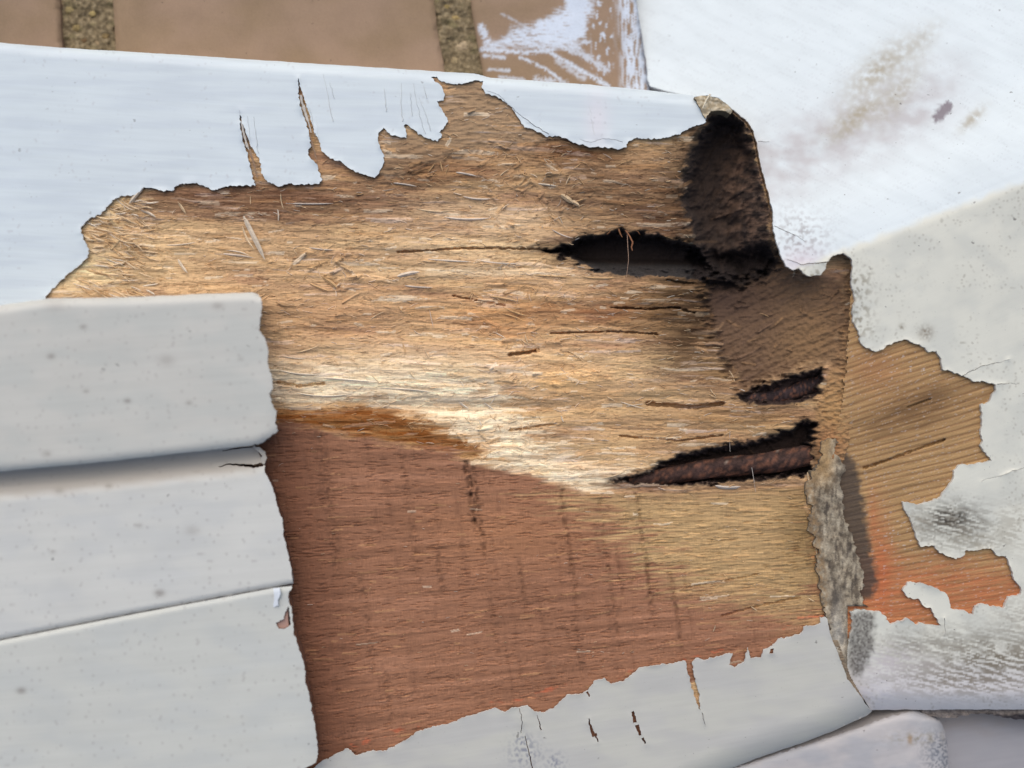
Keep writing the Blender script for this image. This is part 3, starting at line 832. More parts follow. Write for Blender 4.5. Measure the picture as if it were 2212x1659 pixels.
stain2 = np.clip(.58 * sh_h * (1 - hole) * (1 - .7 * endw) + .55 * blob(X, Y, 1500, 700, 75, 130) * (1 - endw) * (1 - hole) * np.clip(1 + .6 * n_st, 0, 1.5), 0, .8)
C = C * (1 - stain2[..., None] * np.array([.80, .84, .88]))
stain3 = .46 * blob(wx, wg, 560, 448, 340, 44) + .34 * blob(wx, wg, 1340, 415, 160, 84) + .30 * blob(wx, wg, 1290, 672, 190, 34) + .36 * blob(wx, wg, 960, 360, 170, 36) + .34 * blob(wx, wg, 1240, 322, 110, 22) + .25 * blob(wx, wg, 1600, 905, 170, 40) + .18 * blob(wx, wg, 760, 690, 190, 34)
stain3 = np.clip(stain3 * (1 + .8 * n_st) * rot, 0, .7)
C = C * (1 - stain3[..., None] * np.array([.78, .92, 1.0]))
C = mix(C, rgb(118, 108, 94), sstep(1322, 1345, Y + 6 * n_fi) * sstep(1772, 1790, X) * .9)
# keep the wood under the paint that still covers it
d_rail = sdf(X, Y, RAIL_TEAR + [(98, 690), (-60, 690), (-60, 86)] + RAIL_TOP, 60)
zr = rail_z(X, Y) - 0.30
H = np.where(d_rail < 14, np.minimum(H, zr + .02 * np.clip(d_rail, -20, 14) + 0.0), H)
d_low = sdf(X, Y, LOW_TEAR + LOW_JOINT[1:] + LOW_BOT[1:] + [(640, 1740)], 60)
H = np.where(d_low < 10, np.minimum(H, low_z(X, Y) - .34), H)
keepv = (d_rail > -34) & (d_low > -26)
keepv &= ~((X < 470) & (Y > 700)) & ~((X < 560) & (Y > 1080))
rt_ = np.interp(X, [p[0] for p in RAIL_TOP], [p[1] for p in RAIL_TOP])
keepv &= (Y > rt_ + 14) & ~((X > 1500) & (Y < 216))
lb_ = np.interp(X, [1400, 1560, 1635, 1736, 1804, 1884], [1740, 1668, 1638, 1604, 1577, 1536])
keepv &= ~((X > 1380) & (Y > lb_ - 8))
keepv &= ~(X > np.interp(Y, [540, 700, 900, 1010, 1100, 1300, 1380, 1460, 1540], [1862, 1858, 1850, 1820, 1806, 1806, 1810, 1838, 1884]))
keepv &= ~((X > 1700) & (ridge_d(X, Y) > 30)) & ~((X < 80) & (Y < 400))
d_sill = sdf(X, Y, SILL_HOLE[3:] + [(1900, 540), (1900, 180)], 60)
keepv &= ~(d_sill < -40)
H = np.where(d_sill < 6, np.minimum(H, sill_z(X, Y) - 1.0), H)

def heightfield(name, X, Y, H, C, keepv, mat, parent):
    ny, nx = X.shape
    q = keepv[:-1, :-1] & keepv[1:, :-1] & keepv[:-1, 1:] & keepv[1:, 1:]
    idx = np.arange(ny * nx).reshape(ny, nx)
    F = np.stack([idx[1:, :-1][q], idx[1:, 1:][q], idx[:-1, 1:][q], idx[:-1, :-1][q]], 1)
    used, inv = np.unique(F, return_inverse=True)
    V = pos(X.ravel()[used], Y.ravel()[used], H.ravel()[used])
    me = mesh_np(name, V, [inv.reshape(F.shape)], C.reshape(-1, 3)[used])
    return link(name, me, mat, parent)
heightfield('timber', X, Y, H, C, keepv, M_WOOD, post)

def h_at(px, py):
    j = int(np.clip(round((px - xs[0]) / SX), 0, len(xs) - 1)); i = int(np.clip(round((py - ys[0]) / SY), 0, len(ys) - 1))
    return float(H[i, j])
def c_at(px, py):
    j = int(np.clip(round((px - xs[0]) / SX), 0, len(xs) - 1)); i = int(np.clip(round((py - ys[0]) / SY), 0, len(ys) - 1))
    return C[i, j]

# paint that still clings to the post
def rail_col(px, py):
    c = np.tile(rgb(208, 218, 221), (len(px), 1))
    c = mix(c, rgb(201, 211, 216), sstep(-.4, .6, fbm(px / 240, py / 24, 90, 3)))
    c = mix(c, rgb(222, 218, 222), blob(px, py, 1290, 260, 26, 60) * .7)
    s = sstep(.55, .7, fbm(px / 9, py / 9, 91, 2)) * sstep(.5, .9, fbm(px / 60, py / 50, 92, 2) + .4)
    return mix(c, rgb(170, 170, 172), s * .35)
def rail_th(px, py):
    top = np.interp(px, [p[0] for p in RAIL_TOP], [p[1] for p in RAIL_TOP])
    return np.where(np.abs(py - top) < 3.2, 11.0, 0.26)
RAIL_CRACKS = [crack(jag(p, 1.6, 5, 100 + i, 10), a, b) for i, (p, a, b) in enumerate([
    ([(1052, 196), (1076, 204), (1098, 226), (1118, 244), (1150, 268), (1186, 290)], .6, 1.5), ([(1252, 300), (1276, 308), (1300, 300), (1326, 301), (1346, 307)], .6, 1.0)])]
RAIL_SPLITS = [[(698, 160), (707, 199), (714, 240), (719, 262)], [(712, 178), (722, 212)], [(867, 180), (866, 215), (869, 262)], [(893, 180), (900, 225), (912, 270), (919, 288)], [(915, 185), (922, 212)], [(905, 210), (921, 250), (930, 282)],
    [(829, 190), (834, 240)], [(548, 252), (552, 290), (558, 330)], [(534, 250), (540, 300)], [(660, 200), (672, 245), (680, 290)], [(684, 260), (688, 300)], [(886, 200), (890, 250)], [(1270, 200), (1276, 250), (1284, 290)]]
sheet('paint_film', RAIL_OUT, 4.2, rail_z, rail_col, rail_th, M_RAIL, post, holes=RAIL_CRACKS,
      edge_col=lambda px, py: np.tile(rgb(214, 214, 212), (len(px), 1)), curl=.22, curl_w=7, seed=3)['label'] = 'clean white upper paint with a ragged torn lower edge'

def low_col(px, py):
    c = np.tile(rgb(192, 191, 181), (len(px), 1))
    c = mix(c, rgb(185, 184, 178), sstep(-.5, .6, fbm(px / 160, py / 60, 93, 3)))
    c = mix(c, rgb(202, 198, 184), sstep(1560, 1640, py + (px - 1700) * .4) * .5)
    for (bx, by, rx, ry) in ((1135, 1630, 34, 26), (1200, 1645, 20, 18), (1130, 1600, 20, 14)):
        t = blob(px, py, bx, by, rx, ry) * sstep(-.1, .4, fbm(px / 8, py / 8, 94, 3))
        c = mix(c, rgb(112, 116, 132), t * .8)
    t = sstep(.4, .8, fbm(px / 5, py / 16, 95, 3)) * sstep(60, 10, np.abs(py - (1690 - .19 * px) + 130)) * .25
    return mix(c, rgb(140, 130, 122), t)
def low_th(px, py):
    bot = np.interp(px, [1400, 1560, 1635, 1736, 1804, 1884], [1740, 1668, 1638, 1604, 1577, 1536])
    return np.where(np.abs(py - bot) < 6, 8.0, .3)
LOW_HOLES = [crack(jag(p, 2.2, 4, 120 + i, 7), a, b) for i, (p, a, b) in enumerate([
    ([(1268, 1494), (1273, 1506)], 5, 3), ([(1272, 1552), (1279, 1580), (1284, 1592)], 2, 9), ([(1286, 1584), (1292, 1604)], 5, 2), ([(1366, 1537), (1372, 1562)], 6, 8), ([(1376, 1566), (1384, 1590)], 9, 5), ([(1388, 1594), (1394, 1608)], 6, 3),
    ([(1122, 1530), (1128, 1560), (1126, 1584)], 1.2, 1.6), ([(1160, 1545), (1170, 1578)], 1, 3), ([(1134, 1590), (1146, 1640), (1150, 1664)], 1.6, 2.4), ([(1516, 1540), (1524, 1568)], 1.6, .8)])]
LOW_HOLES.append(jag([(1664, 1402), (1672, 1401), (1671, 1412), (1662, 1413)], 1, 3, 140, 6, True))
sheet('paint_film', LOW_OUT, 4.2, low_z, low_col, low_th, M_LOWER, post, holes=LOW_HOLES,
      edge_col=lambda px, py: np.tile(rgb(214, 212, 208), (len(px), 1)), curl=.18, curl_w=6, seed=8)['label'] = 'greyish white lower paint, chipped and dotted'
# bare wood seen through the chips of the lower paint
sheet('timber_face', [(690, 1600), (1180, 1480), (1500, 1400), (1760, 1340), (1800, 1390), (1846, 1490), (1700, 1590), (1520, 1660), (1400, 1730), (690, 1730)], 14,
      lambda px, py: low_z(px, py) - 1.1, lincol((138, 96, 74)), 4, M_WOOD, post)
sheet('timber_face', jag([(500, 150), (1030, 168), (1200, 190), (1480, 215), (1480, 262), (1340, 290), (1150, 250), (1040, 190), (930, 190), (800, 300), (660, 340), (500, 330)], 1, 20, 143, 20, True), 14,
      lambda px, py: rail_z(px, py) - 1.0, lincol((160, 140, 120)), 2, M_WOOD, post)

# loose fibres and splinters -------------------------------------------
def fibre_geom(px, py, L, w, ang, lift, bend, r, col, seg=5, h0=None, tw=.25):
    """prism along a curved spine: returns V (metres), F quads, colours"""
    base = h_at(px, py) if h0 is None else h0
    t = np.linspace(0, 1, seg + 1)
    a = ang + bend * (t - .5)
    dx = np.cumsum(np.concatenate([[0], np.cos(a[1:])])) * L / seg
    dy = np.cumsum(np.concatenate([[0], np.sin(a[1:])])) * L / seg
    dx -= dx.mean(); dy -= dy.mean()
    sx, sy = px + dx, py + dy
    z = base + .06 + lift * t ** 1.6
    wd = w * np.clip(np.minimum(t * 5 + .35, (1 - t) * 4 + .12), 0, 1)
    nx, ny = -np.sin(a), np.cos(a)
    V = []
    for i in range(seg + 1):
        for (o, dz) in ((-.5, 0), (.5, 0), (0., tw)):
            V.append(pos(sx[i] + nx[i] * wd[i] * o, sy[i] + ny[i] * wd[i] * o, z[i] + dz * wd[i] * KP * 2))
    F = []
    for i in range(seg):
        b = i * 3
        for k in range(3):
            F.append((b + k, b + (k + 1) % 3, b + 3 + (k + 1) % 3, b + 3 + k))
    F.append((0, 2, 1, 1)); e = seg * 3
    F.append((e, e + 1, e + 2, e + 2))
    F = [f if f[2] != f[3] else f[:3] for f in F]
    cc = np.tile(col, (len(V), 1)) * np.repeat(r.uniform(.85, 1.15, seg + 1), 3)[:, None]
    return np.array(V), F, cc

def merge(parts, name, mat, parent):
    Vs, F4, F3, Cs = [], [], [], []
    off = 0
    for V, F, c in parts:
        Vs.append(V); Cs.append(c)
        for f in F:
            (F4 if len(f) == 4 else F3).append([k + off for k in f])
        off += len(V)
    blocks = [np.array(F4)]
    if F3: blocks.append(np.array(F3))
    me = mesh_np(name, np.concatenate(Vs), blocks, np.concatenate(Cs), smooth=False)
    return link(name, me, mat, parent)

fr = np.random.default_rng(77)
TINTS = [rgb(220, 196, 160), rgb(204, 168, 122), rgb(230, 220, 202), rgb(172, 130, 92), rgb(214, 206, 196)]
parts = []
tries = 0
while len(parts) < 2300 and tries < 60000:
    tries += 1
    px = fr.uniform(120, 1750); py = fr.uniform(230, 1450)
    j = int((px - xs[0]) / SX); i = int((py - ys[0]) / SY)
    pr = rot[i, j] * .55 + mess[i, j] * 1.2 + .10 * sawn[i, j] + .2 * tan_r[i, j] + .25 * endw[i, j]
    if fr.random() > pr or not keepv[i, j] or hole[i, j] > .2 or d_rail[i, j] < 4 or d_low[i, j] < 8:
        continue
    ms = mess[i, j]
    L = fr.uniform(5, 22) * (1 + .4 * (fr.random() < .15))
    w = fr.uniform(.7, 2.0)
    ang = math.atan(slope[i, j]) + fr.normal(0, .28 + .9 * ms) + (math.pi if fr.random() < .5 else 0)
    if endw[i, j] > .5: ang = -.5 + fr.normal(0, .4)
    col = TINTS[fr.choice(5, p=[.32, .3, .14, .16, .08])] * .45 + C[i, j] * .6
    if sawn[i, j] > .6: L *= .5; w *= .7
    if endw[i, j] > .5: col = C[i, j] * 1.15
    parts.append(fibre_geom(px, py, L, w, ang, fr.uniform(0, .5) * (1 + ms), fr.normal(0, .5 + .5 * ms), fr, col))
# hairs along the torn left end of the rot
for k in range(240):
    px = fr.uniform(125, 330); py = fr.uniform(430, 640)
    if px < 215 - (py - 560) * .9 and py > 545: continue
    if d_rail[int((py - ys[0]) / SY), int((px - xs[0]) / SX)] < 3: continue
    ang = fr.normal(.35 if py > 560 else .12, .3)
    parts.append(fibre_geom(px, py, fr.uniform(18, 60), fr.uniform(1.5, 4.0), ang, fr.uniform(0, .7), fr.normal(0, .4), fr, TINTS[fr.choice([0, 2, 0, 1])] * .75 + C[0, 0] * .2))
merge(parts, 'wood_fibres', M_FIBRE, post)['kind'] = 'stuff'

# (x0, y0, x1, y1, width, lift, tint)
SPL = [(526, 467, 572, 560, 10, 1.6, 2), (523, 489, 547, 541, 7, 1.2, 0), (600, 452, 602, 478, 5, .8, 2), (541, 424, 541, 442, 3, .8, 0), (606, 418, 611, 452, 4, .7, 0), (590, 438, 720, 441, 6, .4, 4),
       (380, 430, 402, 462, 9, .8, 0), (310, 404, 278, 440, 13, 1.4, 2), (300, 452, 338, 468, 9, .9, 2), (250, 470, 300, 485, 7, .6, 0), (352, 530, 425, 525, 5, .4, 2), (455, 548, 550, 555, 8, .5, 4), (470, 540, 540, 548, 5, .5, 2),
       (384, 560, 404, 590, 10, .8, 2), (668, 535, 720, 541, 5, .4, 4), (858, 597, 906, 586, 8, .8, 4), (924, 560, 1018, 566, 6, .5, 4), (1030, 562, 1120, 572, 7, .5, 4), (874, 617, 935, 622, 6, .4, 4), (928, 670, 936, 708, 2.5, .8, 4),
       (1190, 495, 1238, 517, 4, 1.0, 4), (1238, 519, 1252, 514, 4, .8, 4), (1212, 420, 1238, 438, 11, 1.2, 0), (1226, 430, 1252, 444, 9, 1.0, 0), (1240, 436, 1262, 430, 5, 1.0, 1), (1222, 400, 1232, 378, 5, .9, 0), (1150, 395, 1205, 402, 7, .6, 2),
       (1080, 380, 1100, 364, 5, .9, 0), (950, 345, 956, 370, 5, 1.0, 1), (962, 378, 970, 356, 4, 1.0, 1), (940, 352, 925, 372, 4, .8, 1), (985, 372, 1030, 380, 7, .5, 4), (850, 395, 900, 402, 6, .4, 4), (1065, 716, 1092, 730, 4, .8, 2),
       (1124, 732, 1146, 748, 5, .9, 0), (1160, 745, 1166, 775, 9, 1.1, 1), (1134, 722, 1140, 742, 5, .9, 0), (1224, 756, 1262, 780, 4, .9, 1), (992, 820, 1003, 836, 3, .9, 2), (996, 818, 1018, 812, 3, .7, 2), (984, 860, 1012, 884, 8, .9, 4), (1040, 866, 1066, 884, 6, .9, 4),
       (1040, 862, 1082, 852, 4, .7, 4), (1060, 872, 1070, 858, 3, .8, 4), (802, 808, 822, 830, 3.5, .9, 0), (884, 802, 896, 818, 5, .8, 0), (1003, 900, 1018, 916, 3.5, .9, 0), (1036, 908, 1040, 920, 5, .7, 2), (1310, 856, 1328, 866, 4, .8, 0),
       (1212, 898, 1217, 912, 5, .8, 2), (1096, 915, 1124, 905, 4, .7, 0), (1340, 868, 1395, 884, 4, .7, 2), (1352, 878, 1392, 872, 3, .7, 2), (870, 742, 876, 764, 5, .8, 1), (918, 758, 928, 776, 4, .7, 0), (1060, 640, 1120, 650, 9, .7, 1), (1086, 664, 1138, 684, 8, .8, 1),
       (1075, 676, 1130, 690, 6, .8, 1), (860, 660, 872, 676, 5, .8, 1), (800, 690, 830, 672, 4, .9, 0), (694, 596, 730, 622, 14, .9, 1), (668, 612, 712, 630, 8, .7, 1), (1258, 598, 1330, 602, 7, .5, 1), (1150, 594, 1240, 600, 6, .5, 1), (640, 762, 690, 748, 5, .7, 0),
       (612, 770, 660, 776, 4, .6, 2), (600, 800, 690, 812, 7, .5, 2), (700, 816, 800, 824, 7, .5, 2), (820, 838, 940, 846, 7, .5, 2), (640, 850, 760, 856, 6, .4, 2), (1300, 1034, 1352, 1020, 5, .9, 0), (1560, 1012, 1580, 1036, 5, .8, 1), (1545, 1050, 1600, 1054, 12, .3, 4),
       (1580, 1010, 1600, 1000, 4, .5, 1), (1742, 1290, 1760, 1300, 4, .5, 0), (1622, 1310, 1636, 1320, 4, .6, 0), (1540, 1365, 1546, 1350, 4, .6, 0), (1534, 840, 1546, 856, 4, .5, 0), (1532, 852, 1548, 860, 3, .5, 0), (1640, 676, 1662, 684, 3, .4, 1),
       (1575, 800, 1590, 830, 5, .7, 0), (1590, 838, 1612, 846, 5, .6, 4), (1744, 1020, 1750, 1050, 6, .7, 0), (1830, 1150, 1838, 1190, 5, .8, 0), (1762, 1180, 1770, 1220, 4, .8, 0), (1000, 425, 1060, 432, 7, .5, 4), (960, 470, 1060, 474, 8, .4, 4), (900, 452, 980, 458, 6, .5, 0)]
CHIPS = {15: 'silvery white chip lying level with the black slot, left of it', 22: 'blunt tan wood chip above the black slot, the thicker of a touching pair',
         23: 'blunt tan wood chip above the black slot, lower right one of a touching pair', 0: 'long pale upright wood chip below the left torn paint spike'}
for k, (x0, y0, x1, y1, w, lf, ti) in enumerate(SPL):
    L = math.hypot(x1 - x0, y1 - y0)
    w = w if k in CHIPS else w * .6
    g = fibre_geom((x0 + x1) / 2, (y0 + y1) / 2, L, w, math.atan2(y1 - y0, x1 - x0), lf * .7, fr.normal(0, .25), fr, TINTS[ti] * .62 + c_at((x0 + x1) / 2, (y0 + y1) / 2) * .3, 6,
                   h0=h_at((x0 + x1) / 2, (y0 + y1) / 2), tw=.3)
    if k in CHIPS:
        ch = merge([g], 'wood_chip', M_FIBRE, None)
        ch['label'] = CHIPS[k]; ch['category'] = 'wood chip'; ch['group'] = 'loose chips on the rotten wood'
    else:
        merge([g], 'splinter', M_FIBRE, post)
# hairs hanging over the black slot
def hair(pts, w, z, col, name='splinter'):
    P = np.array(pts, float)
    t = np.linspace(0, len(P) - 1, 14)
    sx = np.interp(t, range(len(P)), P[:, 0]); sy = np.interp(t, range(len(P)), P[:, 1])
    V, F = [], []
    for i in range(14):
        ww = w * (1 - .5 * i / 13)
        for k in range(4):
            a = k * math.pi / 2
            V.append(pos(sx[i] + math.cos(a) * ww / 2, sy[i] + math.sin(a) * ww / 4, z + math.sin(a) * ww * KP / 2))
    for i in range(13):
        for k in range(4):
            F.append((i * 4 + k, i * 4 + (k + 1) % 4, i * 4 + 4 + (k + 1) % 4, i * 4 + 4 + k))
    merge([(np.array(V), F, np.tile(col, (len(V), 1)))], name, M_FIBRE, post)
hair([(1355, 506), (1356, 530), (1358, 560), (1353, 600)], 1.6, -.4, rgb(178, 146, 124))
hair([(1352, 498), (1361, 512), (1367, 524), (1364, 534), (1366, 541)], 4.5, -.3, rgb(146, 100, 72))
hair([(1336, 494), (1340, 506), (1344, 512)], 4, -.4, rgb(140, 98, 68))
hair([(1322, 495), (1316, 502), (1311, 506)], 2.5, -.4, rgb(150, 106, 74))
hair([(1372, 497), (1378, 500), (1382, 506)], 2.0, -.4, rgb(140, 98, 68))
hair([(1577, 930), (1576, 950), (1577, 976)], 1.2, -.4, rgb(190, 180, 170))
hair([(1624, 1010), (1629, 1040), (1632, 1062)], 1.2, -.2, rgb(200, 190, 180))

# ------------------------------------------------------------------ rusty nails
def nail(label, spine, rad, z0, z1, seed, tint):
    n = 60; m = 18
    P = np.array(spine, float)
    t = np.linspace(0, 1, n)
    sp = np.linspace(0, 1, len(P))
    cx = np.interp(t, sp, P[:, 0]); cy = np.interp(t, sp, P[:, 1])
    cz = z0 + (z1 - z0) * t
    r = np.interp(t, np.linspace(0, 1, len(rad)), rad)
    tx = np.gradient(cx); ty = np.gradient(cy); l = np.hypot(tx, ty); nx, ny = -ty / l, tx / l
    V = []; Cc = []
    for i in range(n):
        for k in range(m):
            a = 2 * math.pi * k / m
            rr = r[i] * (1 + .17 * float(fbm(np.array(t[i] * 6), np.array(k * .4), seed, 3)) + .01 * math.sin(t[i] * 47 + seed))
            o = math.cos(a) * rr
            V.append(pos(cx[i] + nx[i] * o, cy[i] + ny[i] * o, cz[i] + math.sin(a) * rr * KP))
            q = float(fbm(np.array(t[i] * 22), np.array(k * .8), seed + 9, 3))
            c = rgb(*tint)
            if q > .25: c = c * .5 + rgb(128, 84, 62) * .5
            if q > .9: c = rgb(120, 104, 92)
            if q < -.3: c = c * .6
            Cc.append(c)
    idx = np.arange(n * m).reshape(n, m)
    F = np.stack([idx[:-1], np.roll(idx[:-1], -1, 1), np.roll(idx[1:], -1, 1), idx[1:]], -1).reshape(-1, 4)
    V += [pos(cx[0], cy[0], cz[0]), pos(cx[-1], cy[-1], cz[-1])]; Cc += [Cc[0], Cc[-1]]
    caps = np.array([[n * m, (k + 1) % m, k] for k in range(m)] + [[n * m + 1, (n - 1) * m + k, (n - 1) * m + (k + 1) % m] for k in range(m)])
    me = mesh_np('rusty_nail', np.array(V), [F, caps], np.array(Cc))
    o = link('rusty_nail', me, M_RUST)
    o['label'] = label; o['category'] = 'nail'; o['group'] = 'rusty nails in the rotten post'
    return o
nail('long thick rusty brown nail lying in the lower slot of the rotten wood', [(1360, 1044), (1450, 1024), (1560, 1010), (1660, 1000), (1756, 984)], [15, 19, 21, 22, 22, 24, 22], -3.2, -2.4, 3, (66, 47, 41))
nail('short dark purplish rusty nail in the small slot below the brown hollow', [(1588, 868), (1660, 860), (1720, 846), (1775, 826)], [13, 16, 17, 18], -4.6, -4.0, 8, (56, 44, 45))

# ------------------------------------------------------------------ window sill
sill = thing('window_sill', 'weathered white and cream painted sill with a peeled bare softwood patch', 'sill', loc=tuple(pos(1950, 800, 0)))

def sill_col(px, py):
    d = ridge_d(px, py)
    white = np.tile(rgb(216, 225, 227), (len(px), 1))
    white = mix(white, rgb(212, 221, 223), sstep(-.4, .6, fbm((px + .45 * py) / 170, (py - .45 * px) / 26 + 3, 96, 3)))
    q = py - (330 - .42 * (px - 1640))         # the dirty trough below the upper edge
    tr = np.exp(-((q - 40) / 80.0) ** 2) * sstep(2160, 1960, px)
    white = mix(white, rgb(178, 172, 172), np.clip(tr * (.8 + .6 * fbm(px / 50, py / 34, 97, 3)), 0, 1) * .75)
    for (bx, by, rx, ry, k) in ((1900, 150, 46, 40, .8), (1850, 250, 40, 22, .9), (1940, 205, 28, 44, .6), (2100, 258, 18, 16, .75), (1990, 90, 26, 26, .4), (1830, 285, 24, 12, .6)):
        a, b = (px - bx) * .9 - (py - by) * -.42, (py - by) * .9 + (px - bx) * .42
        t = np.exp(-(a / rx) ** 2 - (b / ry) ** 2) * np.clip(.9 + .8 * fbm(px / 14, py / 12, 98, 3), 0, 1.2)
        white = mix(white, rgb(166, 158, 140), np.clip(t * k, 0, 1))
    sm = sstep(9, -1, dist_line(px, py, [(2026, 252), (2038, 240), (2048, 230)]) - 7 + 6 * fbm(px / 8, py / 8, 99, 3))
    white = mix(white, rgb(116, 104, 112), sm * .9)
    # grime near the torn edge
    g = blob(px, py, 1725, 520, 60, 60) * sstep(-.15, .5, fbm(px / 11, py / 9, 101, 3))
    white = mix(white, rgb(136, 128, 128), np.clip(g, 0, 1) * .75)
    lilac = blob(px, py, 1735, 570, 50, 34)
    white = mix(white, rgb(204, 192, 198), lilac * .7)
    streak = .7 * sstep(.35, .8, fbm((px + .45 * py) / 60, (py - .45 * px) / 3.6, 102, 2)) * .22
    white = mix(white, rgb(150, 150, 154), streak)
    cream = np.tile(rgb(218, 217, 203), (len(px), 1))
    cream = mix(cream, rgb(209, 209, 197), sstep(-.3, .6, fbm(px / 90, py / 70, 103, 3)))
    cream = mix(cream, rgb(200, 196, 200), sstep(1380, 1500, py) * .7)
    e = sstep(70, 0, px - 1845) * sstep(560, 600, py) * sstep(760, 700, py)
    cream = mix(cream, rgb(128, 118, 96), np.clip(e * sstep(-.1, .5, fbm(px / 10, py / 12, 104, 4)), 0, 1) * .8)
    for (bx, by, rx, ry, c, k) in ((2000, 718, 15, 14, (104, 84, 58), .8), (1948, 706, 6, 6, (110, 96, 70), .8), (2050, 1120, 60, 30, (70, 64, 54), 1.2), (2060, 1135, 90, 44, (110, 102, 88), .9), (1985, 1120, 26, 34, (150, 142, 126), .7), (2110, 1170, 70, 26, (130, 120, 100), .6), (2200, 1140, 40, 60, (150, 140, 120), .4),
                                   (2060, 855, 20, 14, (150, 146, 136), .3), (2150, 1425, 150, 60, (116, 106, 88), .95), (2080, 1470, 170, 30, (128, 118, 104), .8), (2040, 1390, 120, 30, (120, 112, 100), .6), (1960, 1400, 60, 26, (130, 122, 110), .6), (1990, 1440, 90, 16, (150, 140, 132), .45), (2200, 1340, 60, 60, (140, 130, 116), .5), (1920, 1430, 60, 40, (190, 180, 186), .5), (1880, 1500, 60, 22, (180, 178, 188), .5)):
        t = blob(px, py, bx, by, rx, ry) * sstep(-.35, .35, fbm((px + .25 * py) / 46, (py - .25 * px) / 5, 105 + int(bx) % 7, 4)) if rx > 24 else blob(px, py, bx, by, rx, ry) * np.clip(.8 + fbm(px / 5, py / 5, 111, 2), 0, 1)
        cream = mix(cream, rgb(*c), np.clip(t * k, 0, 1))
    gm = sstep(.38, .75, fbm(px / 7, py / 6, 120, 3)) * sstep(-.1, .6, fbm(px / 90, py / 70, 121, 2) + .15)
    cream = mix(cream, rgb(138, 130, 114), gm * .5)
    # old grey wood showing at the foot of the joint
    gj = sstep(10, -6, sdf(px + 6 * fbm(px / 14, py / 14, 112, 3), py + 6 * fbm(px / 14, py / 14, 113, 3), [(1842, 1326), (1888, 1324), (1884, 1400), (1866, 1450), (1850, 1462), (1834, 1440), (1836, 1380)]))
    cream = mix(cream, rgb(96, 91, 84), gj * np.clip(.8 + .4 * fbm(px / 5, py / 7, 114, 2), 0, 1))
    t = sstep(-9, 9, d + 5 * fbm(px / 30, py / 30, 115, 2))
    c = cream * (1 - t[:, None]) + white * t[:, None]
    chip = sstep(3, -3, sdf(px + 2 * fbm(px / 6, py / 6, 116, 2), py, [(1790, 562), (1800, 552), (1826, 549), (1836, 562), (1832, 578), (1800, 586), (1788, 584)]))
    return mix(c, rgb(142, 136, 122), chip * .9)
def sill_th(px, py):
    t = np.where(py > 1525, 6.0, .55)
    t = np.where((px < 1442) | (py < -40) | (px > 2260), 14.0, t)
    return t
SILL_CRACKS = [crack(jag(p, 2.2, 5, 160 + i, 12), a, b) for i, (p, a, b) in enumerate([
    ([(2078, 812), (2100, 800), (2140, 786), (2180, 776)], 1.6, .5), ([(2154, 830), (2200, 828)], 1.4, .6), ([(1672, 488), (1690, 496), (1722, 510), (1740, 522)], 1.5, .7), ([(1700, 560), (1730, 572), (1770, 568), (1790, 566)], 1.0, 2.2), ([(1638, 305), (1662, 306)], 1.2, .8), ([(2040, 1335), (2042, 1368)], 1.2, .8), ([(2120, 1040), (2212, 1010)], .6, .9)])]
sheet('paint_film', SILL_OUT, 4.0, sill_z, sill_col, sill_th, M_SILL, sill, holes=SILL_CRACKS,
      edge_col=lambda px, py: np.where((np.asarray(px) < 1442)[:, None], rgb(196, 202, 210), rgb(206, 203, 196)), curl=.2, curl_w=6, seed=12)

# bare softwood under the peeled paint: ridged growth rings fanning out of the joint
sx_ = np.arange(1700, 2232, 2.2); sy_ = np.arange(530, 1420, 2.0)
A, B_ = np.meshgrid(sx_, sy_)
fan = np.interp(B_, [560, 760, 1000, 1250, 1400], [-.42, -.34, -.25, -.12, -.06])
Gs = B_ - fan * (A - 1850) + 8 * fbm(A / 420, B_ / 260, 170, 2)
ring = 1 - 2 * (.5 - .5 * np.sin(Gs / 2.05 + 2.4 * fbm(A / 500, Gs / 34, 171, 2))) ** 2.2
Hw = sill_z(A, B_) - .55 + .028 * ring + .05 * fbm(A / 50, Gs / 2.5, 172, 2)
Cw = np.tile(rgb(166, 130, 94), A.shape + (1,)).reshape(A.shape + (3,))
Cw = mix(Cw, rgb(182, 146, 106), sstep(-.2, .9, ring) * .6)
Cw = mix(Cw, rgb(132, 98, 70), sstep(.1, 1, -ring) * .6)
Cw = mix(Cw, rgb(104, 74, 50), np.clip(1.3 * blob(A, Gs, 1970, 925, 120, 46) * (.8 + .5 * fbm(A / 60, Gs / 8, 173, 2)), 0, 1) * .7)
Cw = mix(Cw, rgb(166, 116, 82), blob(A, B_, 1890, 800, 60, 46) * .6)
Cw = mix(Cw, rgb(184, 106, 72), np.clip(sstep(1150, 1260, B_ - .1 * (A - 1900) + 30 * fbm(A / 50, Gs / 12, 174, 3)) * (.8 + .4 * fbm(A / 70, Gs / 4, 175, 2)), 0, 1) * .8)
Cw = mix(Cw, rgb(188, 100, 64), .7 * np.clip(blob(A, B_, 1905, 1230, 22, 110) + .6 * blob(A, B_, 1885, 1120, 12, 60), 0, 1) * .85)
Cw = mix(Cw, rgb(206, 196, 200), sstep(.55, .8, fbm(A / 14, Gs / 3, 176, 3)) * (.35 + .5 * blob(A, B_, 1960, 1150, 90, 40) + .5 * blob(A, B_, 1940, 790, 70, 30)))
dk_j = sstep(9, -9, sdf(A + 8 * fbm(A / 16, B_ / 12, 177, 3), B_ + 6 * fbm(A / 16, B_ / 12, 178, 3), [(1806, 960), (1850, 1000), (1868, 1100), (1880, 1190), (1896, 1250), (1884, 1290), (1830, 1300), (1800, 1100)]))
Cw = mix(Cw, rgb(74, 64, 60), dk_j * .9)
